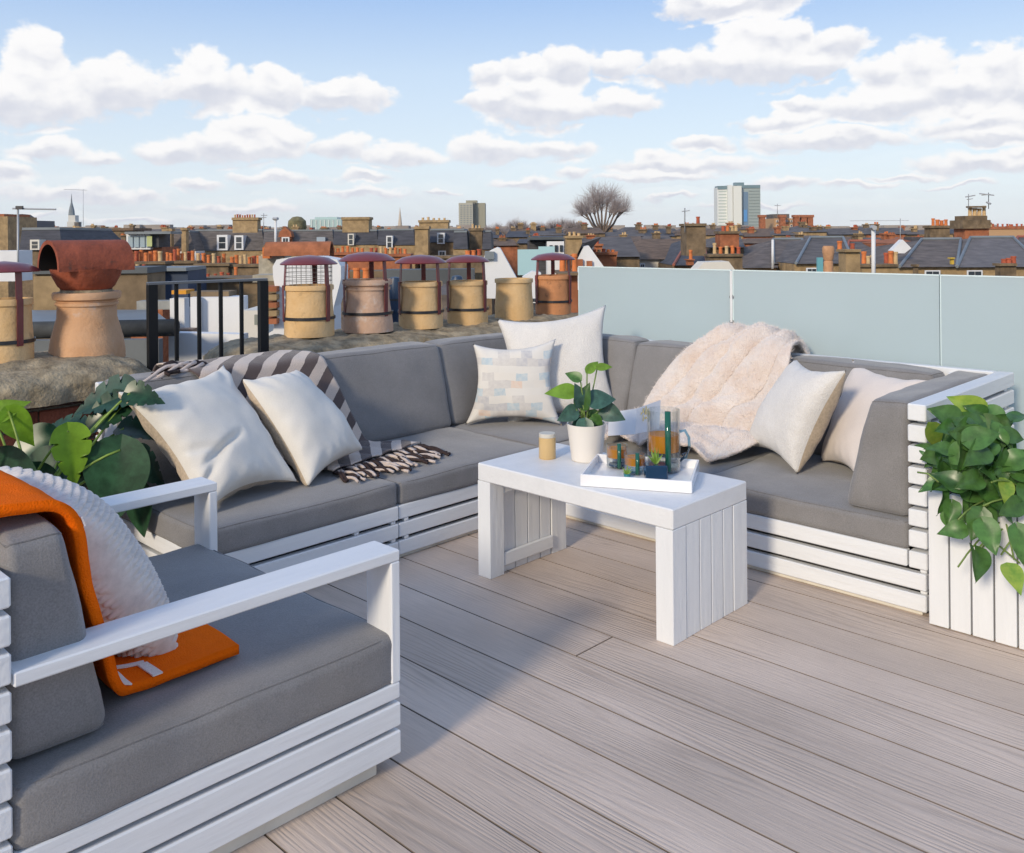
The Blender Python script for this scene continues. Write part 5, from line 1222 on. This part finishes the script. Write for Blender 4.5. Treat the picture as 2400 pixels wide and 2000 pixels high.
# poles and masts
def mast(label,x,y0,y1,d,r,arms=(),m_=None,name='aerial_mast',cat='aerial'):
    b=at(x,y1,d); t_=at(x,y0,d); o=empty(name,b,label,cat); MB().tube([b,t_],r,7).obj('pole',m_ or mat('grey_pole',(.45,.46,.47),.5,metal=.2),o,smooth=True)
    for (xa,ya,xb,yb,rr_) in arms: MB().tube([at(xa,ya,d),at(xb,yb,d-.2)],rr_,5).obj('arm',mat('grey_pole',(.45,.46,.47),.5),o)
    return o
o=mast('grey roof mast with a dark head and long pale arm at the far left',42,486,700,16,.018,[(30,489,131,491,.016)]); boxpart('head',drk,o,36,52,483,491,15.9,.1)
mast('thin white pole right of the many-potted chimney',646,515,592,50,.07,[(641,513,651,513,.09)],mat('white_pole',(.75,.75,.75),.5))
mast('thin aerial just left of the clay hood chimney tops',195,443,530,60,.015,[(150,444,204,446,.015)])
mast('short thin aerial above the dark mansards',618,500,545,66,.03,[(612,505,626,505,.03),(614,510,624,510,.03)])
mast('white pole standing behind the glass at the right',2047,534,700,24,.055,[(2044,534,2050,534,.07)],MATS['white_pole'])
mast('forked aerial over the tall potted chimney at the right',2270,455,490,44,.018,[(2262,462,2286,458,.03),(2266,468,2280,466,.02)],mat('thin_metal',(.28,.29,.30),.5))
mast('second forked aerial over the tall potted chimney at the right',2317,452,490,44,.018,[(2295,454,2330,458,.03),(2300,458,2322,456,.02),(2312,474,2322,478,.05)],drk)
mast('aerial beside the square brown stack right of the bare tree',1605,488,545,38,.025,[(1598,496,1616,494,.02)],MATS['thin_metal'])
mast('small roof aerial above the orange brick flats',1822,478,505,150,.06,[(1815,482,1830,482,.05)])
mast('thin pole carrying a long line above the right-hand roofs',2110,512,570,44,.018,[(1992,518,2130,517,.010)])
stack('pale stepped brick stack with fine aerial left of the potted tower',2180,2226,529,560,50,1.5,stockd,pots(2182,2222,4,9,14,potm),capm=stockd)
o=stack('tall potted chimney tower with dark mossy shoulders at the right',2262,2318,534,600,46,2.6,redb,[],corbel=False); boxpart('shoulder',stockd,o,2256,2322,516,536,45.8,3); boxpart('upper_shaft',stockd,o,2262,2314,506,518,46,2.4)
for q in pots(2268,2312,4,10,22,potb): cpot(o,q[0],507-q[2],508,q[1],47,potb)
boxpart('cap',stockd,o,2272,2312,483,487,46.6,.8)
# towers on the horizon
o=empty('tower_block',at(1100,560,420),'distant tan tower block with two vertical bays','tower'); boxpart('wall',mat('tan_concrete',(.44,.42,.34),.8),o,1075,1108,476,560,420,14,zb=GZ); boxpart('wall',mat('tan_concrete_dark',(.33,.31,.23),.8),o,1113,1137,476,560,424,14,zb=GZ); boxpart('recess',mat('tan_recess',(.20,.19,.15),.8),o,1108,1113,474,560,422,10,zb=GZ); boxpart('plant_room',MATS['tan_concrete_dark'],o,1092,1118,470,477,423,8)
for i in range(12):
    for j in range(4):
        boxpart('window',mat('tower_pane',(.24,.26,.26),.3),o,1079+j*7.3,1083.5+j*7.3,481+i*5.0,483.6+i*5.0,419.9,.3)
o=empty('tower_block',at(1730,560,620),'distant white tower block with a green glass right side','tower'); wt=mat('white_tower',(.78,.79,.74),.7)
boxpart('wall',wt,o,1681,1706,440,580,620,16,zb=GZ); boxpart('wall',wt,o,1706,1717,434,580,617,18,zb=GZ); boxpart('wall',mat('white_tower2',(.80,.80,.72),.7),o,1719,1738,436,580,616,18,zb=GZ); boxpart('wall',mat('grey_green_glass',(.36,.41,.38),.25),o,1740,1782,440,580,620,18,zb=GZ)
boxpart('recess',mat('blue_recess',(.16,.24,.33),.4),o,1742,1753,450,580,619.6,1,zb=GZ); boxpart('crown',mat('teal_crown',(.17,.25,.27),.4),o,1682,1705,436,444,619.5,14); boxpart('crown',MATS['teal_crown'],o,1728,1782,434,441,619.4,14); boxpart('plant_room',MATS['teal_crown'],o,1722,1744,428,435,621,8); boxpart('screen',mat('blue_screen',(.10,.30,.60),.5),o,1743,1751,492,520,619.3,.4)
for i in range(16):
    boxpart('floor_band',mat('band_green',(.46,.52,.47),.3),o,1684,1703,448+i*7.2,450.5+i*7.2,619.9,.3); boxpart('floor_band',mat('band_green2',(.24,.28,.26),.3),o,1755,1781,447+i*7.2,449.5+i*7.2,619.8,.3)
o=empty('office_building',at(760,560,260),'low pale green glass office block on the left horizon','building'); boxpart('wall',mat('pale_green_glass',(.42,.55,.53),.3),o,727,800,514,560,260,16,zb=GZ); boxpart('wall',MATS['pale_green_glass'],o,738,790,509,515,262,10)
for j in range(7): boxpart('mullion',mat('white_tower',(.78,.79,.74)),o,730+j*10,731.5+j*10,516,545,259.8,.3)
o=empty('church_spire',at(939,560,300),'thin pale stone spire on the horizon','church'); MB().lathe([(1.0,0),(.75,5),(.35,8.5),(.02,11.5)],at(938,568,300),8).obj('spire',mat('spire_stone',(.55,.46,.36),.8),o)
o=empty('water_tower',at(697,560,120),'small round dark dome tower on the left skyline','tower'); autosmooth(MB().lathe([(.3,0),(.3,2),(.9,2.3),(1.25,3.0),(1.15,3.9),(.6,4.4),(0,4.5)],at(697,588,120),16).obj('dome',mat('mossy',(.18,.16,.08),.9,var=.3,vscale=2),o,weld=True))
o=empty('block_of_flats',at(1842,560,170),'orange brick flats with white windows right of the white tower','building'); boxpart('wall',mat('orange_brick',(.52,.32,.17),.85),o,1815,1875,512,590,170,12,zb=GZ); boxpart('roof',slate,o,1812,1850,502,513,171,8)
for i in range(5):
    for j in range(5): window(o,1819+j*11,1825+j*11,516+i*11,521+i*11,169.7,bars=0)
for x in (1788,1835,1868,1885,1900): stack({1788:'dark red chimney just right of the white tower',1835:'dark red chimney on the middle of the orange flats',1868:'dark red chimney at the right end of the orange flats',1885:'dark red chimney just beyond the orange flats',1900:'rightmost dark red chimney near the orange flats'}[x],x-6,x+6,504,540,168,2,redb,corbel=True)
# --- right-hand roofs
house('dark timber-clad roof storey with a white window bay',1240,1325,566,1244,1320,553,52,3,slateb,slateb,wins=[],name='roof_house')
o=empty('roof_house',at(1300,610,50),'white dormer bay with dark panes beside the bare tree','house'); boxpart('wall',render,o,1282,1322,566,600,50,2,zb=GZ)
for i in range(3): boxpart('window',pane,o,1288+i*12,1295+i*12,575,590,49.9,.1)
boxpart('roof',leadd,o,1238,1326,556,562,50,3)
stack('tan chimney left of the slate roof with orange pots',1327,1364,553,600,40,1.4,stock,pots(1330,1362,3,8,8,potb))
house('slate roof behind the white gable, with red pots on it',1380,1500,602,1395,1478,556,38,6,slate,stockd,chim=[(1395,1412,572,600,36,.8,redb,[(1400,8,10,potr)]),(1432,1446,590,604,34,.8,redb,[])])
stack('cluster of orange pots on a low stack under the slate roof',1385,1445,592,625,30,1,redb,pots(1388,1442,5,10,8))
house('brown tiled roof with a pale rendered wall left of centre',1458,1606,608,1506,1612,560,44,7,tilebr,renderc,wins=[(1500,1512,618,628,43.9)],ridge=None)
house('blue slate roof slope with an orange pot beside the brown tiled roof',1578,1656,622,1618,1648,556,40,7,slateb,stockd,chim=[(1612,1626,608,622,37,.6,redb,[(1619,9,22,potm)])],ridge=ridge_m)
stack('square dark brown stack with one red pot, near the centre right',1609,1654,524,600,38,2.0,stockd,[(1636,9,16,potr)],capm=stockd)
o=gable_wall('cream curved parapet just above the glass joint',[(1632,634),(1650,615),(1708,613),(1722,632),(1722,660),(1632,660)],14,.5,renderc,name='parapet_wall',cat='parapet')
stack('red potted stack left of the white tower foot',1688,1732,542,580,46,1.8,redb,pots(1690,1730,4,9.5,14),capm=stockd)
stack('row of orange pots on a dark stack below the red potted stack',1664,1740,596,640,32,1.2,stockd,pots(1668,1738,5,10,22))
house('low grey slate roof behind the row of orange pots',1666,1745,580,1674,1736,556,48,4,slate,stockd)
house('dark grey slate roof rising to the right with a red ridge',1742,1822,628,1812,1820,566,42,7,slate2,stock,ridge=None)
house('dark grey slate roof between two white downpipes',1812,1880,618,1812,1880,562,42.5,7,slate2,stock,ridge=lead,wins=[])
mast('white downpipe on the dark slate roofs',1811,562,630,41,.06,[],MATS['white_pole'],name='downpipe',cat='pipe')
house('broad dark slate hipped roof right of the downpipe',1864,2000,618,1899,1976,558,40,7,slate,stock,ridge=lead,wins=[(1890,1916,628,646,39.8)])
house('small slate roof with red hip behind the terracotta pots',1978,2120,620,1990,2060,566,46,6,slate,stockd,ridge=ridge_m)
o=empty('chimney_pot',at(1942,660,17),'tall terracotta chimney pot standing alone behind the glass','chimney pot'); autosmooth(MB().lathe([(.085,0),(.085,.36),(.07,.38),(.09,.42),(.10,.50),(.11,.54),(.11,.62),(.09,.66),(.06,.66)],at(1942,660,17),20).obj('pot_body',mat('terra2',(.55,.30,.16),.85,var=.2,vscale=8),o,weld=True))
o=empty('turquoise_vent',at(1922,640,18),'small turquoise vent beside the terracotta pot','vent'); boxpart('vent_body',mat('turquoise_paint',(.15,.40,.45),.5),o,1916,1929,604,640,18,.12)
stack('buff stack with a red pot right of the terracotta pot',1982,2016,585,640,24,1,stock,[(1998,11,14,potr),(1968,12,20,potm)])
stack('wide stack with a bank of orange pots left of the white pole',2020,2104,620,660,28,1.4,stock,pots(2020,2050,3,11,26)+pots(2072,2104,3,13,26),capm=stockd)
o=gable_wall('small white gable between the right-hand slate roofs',[(2090,588),(2116,562),(2136,582),(2120,594),(2104,594)],39,.4,render,name='gable_house')
house('dark mottled slate roof right of the orange pot bank',2106,2240,626,2160,2252,562,38,7,slate2,stock,wins=[(2168,2204,634,652,37.9)],ridge=lead,chim=[(2143,2152,620,650,37.2,.3,stockd)])
house('large grey slate roof at the right edge',2240,2440,626,2274,2375,558,38,7,mat('slate_grey',(.17,.15,.14),.75,var=.25,vscale=1.8,bump=.5,bscale=4,detail=8),stock,wins=[(2267,2303,634,652,37.9)],ridge=lead,chim=[(2230,2236,604,620,36,.3,mat('yellow_pot',(.62,.42,.06),.7),[])])
house('slate roof with a red hip cut off at the right edge',2372,2520,600,2385,2500,556,44,6,slate,redb,ridge=ridge_m)
stack('dark red grouped pots on a low stack at the right edge',2345,2382,618,650,30,.8,stockd,pots(2347,2381,3,12,14,potr))
o=empty('brick_terrace',at(2370,600,90),'long orange brick terrace on the right horizon','building'); boxpart('wall',mat('orange_brick',(.52,.32,.17),.85),o,2318,2470,536,600,90,8,zb=GZ); boxpart('roof',redb,o,2318,2470,531,537,89.9,8)
for q in pots(2322,2400,7,5,8): cpot(o,q[0],531-q[2]*.7,532,q[1],92,potr)
house('red-cheeked dormer house between the white gable and slate roof',2118,2140,572,2120,2136,556,46,3,redb,redb); 
o=empty('roof_house',at(2150,600,48),'blue slate dormer cheek right of the red dormer','house'); boxpart('wall',slateb,o,2137,2160,556,590,47,2,zb=GZ)
# filling the middle distance: one row after another of roofs
rr=random.Random(11)
labs=['brown','grey','tan','dark','red brick','pale']
def filler(i,x,w,y,d,side):
    roofm=rr.choice((slate,slate2,slateb,tilebr,slate)); wm_=rr.choice((stock,stockd,redb,stock)); h=rr.uniform(9,16)*(60/d)**.5
    return x,w,y,d,roofm,wm_,h
n_=0
names={}
rows_=[(95,538,26),(140,534,24),(70,556,14)]
for d,y0,cnt in rows_:
    x=-60
    while x<2460:
        w=rr.uniform(55,120)*(70/d)**.45; y=y0+rr.uniform(-5,7)
        if x<1150: y+=4
        roofm=rr.choice((slate,slate2,slateb,tilebr,slate)); wm_=rr.choice((stock,stockd,redb,stock,stock)); h=rr.uniform(10,18)*(60/d)**.35
        ch=[]
        for q in range(rr.choice((1,1,2))):
            cx=x+rr.uniform(.1,.9)*w; cw=rr.uniform(9,20)*(70/d)**.5; cy=y-rr.uniform(2,11)
            ch.append((cx,cx+cw,cy,y+8,d+rr.uniform(1,4),1.4,rr.choice((stock,stockd,stockd,redb)),pots(cx+1,cx+cw-1,rr.choice((2,3,4)),4*(70/d)**.5+1,rr.uniform(3,6)*(70/d)**.5,rr.choice((potm,potr,potb,potb,redb)))))
        o=house('X',x,x+w*1.02,y+h,x+rr.uniform(2,14),x+w-rr.uniform(2,14),y,d,5,roofm,wm_,chim=ch,group='terraced houses across the middle distance')
        rn={'slate':'grey slate','slate_brown':'brownish slate','slate_blue':'blue-grey slate','roof_tile_brown':'brown tiled'}[roofm.name]; wn2={'stock_brick':'yellow-brick','stock_brick_dark':'dark-brick','red_brick_far':'red-brick','cream_render':'cream-rendered'}[wm_.name]
        xm=x+w/2; near=[(40,'at the far left edge'),(170,'under the church tower'),(300,'behind the clay hood'),(420,'by the white-faced chimneys'),(560,'by the two white dormers'),(690,'by the red pediment'),(830,'by the broad tan chimney'),(980,'by the thin spire'),(1110,'below the tan tower block'),(1250,'among the bare brown trees'),(1420,'below the large bare tree'),(1560,'right of the large bare tree'),(1640,'by the square brown stack'),(1730,'below the white tower block'),(1850,'by the orange brick flats'),(1980,'right of the orange flats'),(2100,'by the long aerial'),(2210,'left of the potted tower'),(2300,'by the potted chimney tower'),(9999,'at the far right')]
        pl_=next(b for a,b in near if xm<=a+60); dd_={95:'middle row',140:'back row',70:'front row'}[d]
        o['label']='%s %s house, %s roof, %s, %s'%(dd_,wn2,rn,'two stacks' if len(ch)>1 else ('left-hand stack' if ch[0][0]<x+w*.33 else 'right-hand stack' if ch[0][0]>x+w*.66 else 'mid-roof stack'),pl_)
        if o['label'] in names: o['label']=o['label'].replace(' house,',' house (rightmost),')
        names[o['label']]=1; x+=w*1.0
far=MB(); 
for d,y0 in ((210,534),(300,531),(430,532)):
    x=-80
    while x<2480:
        w=rr.uniform(14,50); y=y0+rr.uniform(-5,7); 
        far.add(rowbox(x,x+w,y,600,d+rr.uniform(-12,12),6),BF); x+=w*rr.uniform(.8,1.2)
o=far.obj('distant_rooftops',mat('far_roofs',(.26,.22,.20),.9,var=0,vscale=.02,col2=(.42,.36,.30),detail=6),None,origin=(0,0,GZ)); tag(o,'far brown and tan city rooftops along the whole horizon',kind='stuff')
# --- bare trees
bark=mat('bark',(.16,.12,.095),.9,var=.3,vscale=2); twig=mat('twigs',(.33,.28,.27),.9)
def bare_tree(label,x,yb,yt,d,seed,spread=1.,lean=0,poll=True,nb=9,tw=1500,name='bare_tree'):
    rr=random.Random(seed); base=at(x,yb,d); H=(yb-yt)*wpx(d); o=empty(name,(base.x,base.y,GZ),label,'tree')
    mb=MB(); tb=MB(); z0=Vector((base.x,base.y,GZ)); mb.tube([z0,z0.lerp(base,.5)+Vector((.1,0,0)),base],H*.055,8,r1=H*.045)
    ends=[]
    for i in range(nb):
        a=-1+2*(i+.5)/nb; dirv=(RT*a*spread*1.05+UP*(1.05-.45*abs(a))+FW*rr.uniform(-.5,.5)).normalized(); L=H*rr.uniform(.38,.55)
        p1=base+dirv*L*.5+UP*L*.05; p2=base+dirv*L*.72+UP*L*.33+RT*a*L*.05
        mb.tube([base-UP*.3,p1,p2],H*.024,6,r1=H*.016); ends.append((p2,dirv,H*.016))
        for k in range(2):
            d2=(dirv+RT*rr.uniform(-.5,.5)+FW*rr.uniform(-.6,.6)+UP*.3).normalized(); p3=p1.lerp(p2,rr.uniform(.3,.9)); p4=p3+d2*L*rr.uniform(.3,.5); mb.tube([p3,p4],H*.012,5,r1=H*.009); ends.append((p4,d2,H*.01))
    cen=base+UP*H*.45
    for p,dv,r in ends:
        mb.lathe([(0,-r*1.5),(r*1.6,-r*.6),(r*1.8,r*.4),(0,r*1.6)],p,6)
        for k in range(tw//len(ends)):
            d3=(dv*.55+Vector((rr.uniform(-1,1),rr.uniform(-1,1),rr.uniform(-.6,1)))*1.0+UP*.15).normalized(); L=H*rr.uniform(.20,.50)
            q=p+d3*L; 
            # keep the crown in a rounded outline
            s_=(q-cen); lim=H*.62
            if s_.length>lim*1.0: q=cen+s_.normalized()*lim*rr.uniform(.85,1.02)
            w_=wpx(d)*.24; a_=(q-p).cross(FW).normalized()*w_
            m1=p.lerp(q,.5)+Vector((rr.uniform(-1,1),rr.uniform(-1,1),rr.uniform(-1,1)))*H*.02
            tb.add([p-a_,p+a_,m1+a_*.6,m1-a_*.6,q],[(0,1,2,3),(3,2,4)])
            for z in range(2):
                m2=p.lerp(q,rr.uniform(.3,.8)); q2=m2+(d3+Vector((rr.uniform(-1,1),rr.uniform(-1,1),rr.uniform(-.3,1)))*.8).normalized()*L*.35; tb.add([m2-a_*.5,m2+a_*.5,q2],[(0,1,2)])
    mb.obj('trunk',bark,o,smooth=True); c=tb.obj('crown',twig,o); c['kind']='stuff'
    return o
bare_tree('large bare pollarded tree rising over the roofs at the centre',1412,548,420,120,3,tw=1500,nb=9)
for i,(x,yb,yt,d,s) in enumerate(((1165,572,515,140,5),(1215,566,508,150,6),(1262,566,512,145,7),(1310,562,505,150,8),(1345,560,508,135,9))):
    bare_tree(['small bare tree next to the tan tower block','bare tree, second right of the tan tower block','bare brown tree above the dark timber roof storey','bare tree just left of the large bare tree','low bare tree at the foot of the large bare tree'][i],x,yb,yt,d,s,tw=700,nb=6)

# --- the air: thin even haze over the city
hz=MB().box(-510,1510,-510,1510,GZ-1.4,44).mesh('haze',[],(0,0,0)); ho=link('haze',hz); ho['kind']='stuff'; ho['label']='thin pale haze over the city'
hm=bpy.data.materials.new('haze'); hm.use_nodes=True; hm.node_tree.nodes.clear(); o_=hm.node_tree.nodes.new('ShaderNodeOutputMaterial'); v_=hm.node_tree.nodes.new('ShaderNodeVolumePrincipled'); v_.inputs['Color'].default_value=(.85,.90,.96,1); v_.inputs['Density'].default_value=.00016; v_.inputs['Anisotropy'].default_value=0; hm.node_tree.links.new(v_.outputs[0],o_.inputs['Volume']); hz.materials.append(hm)
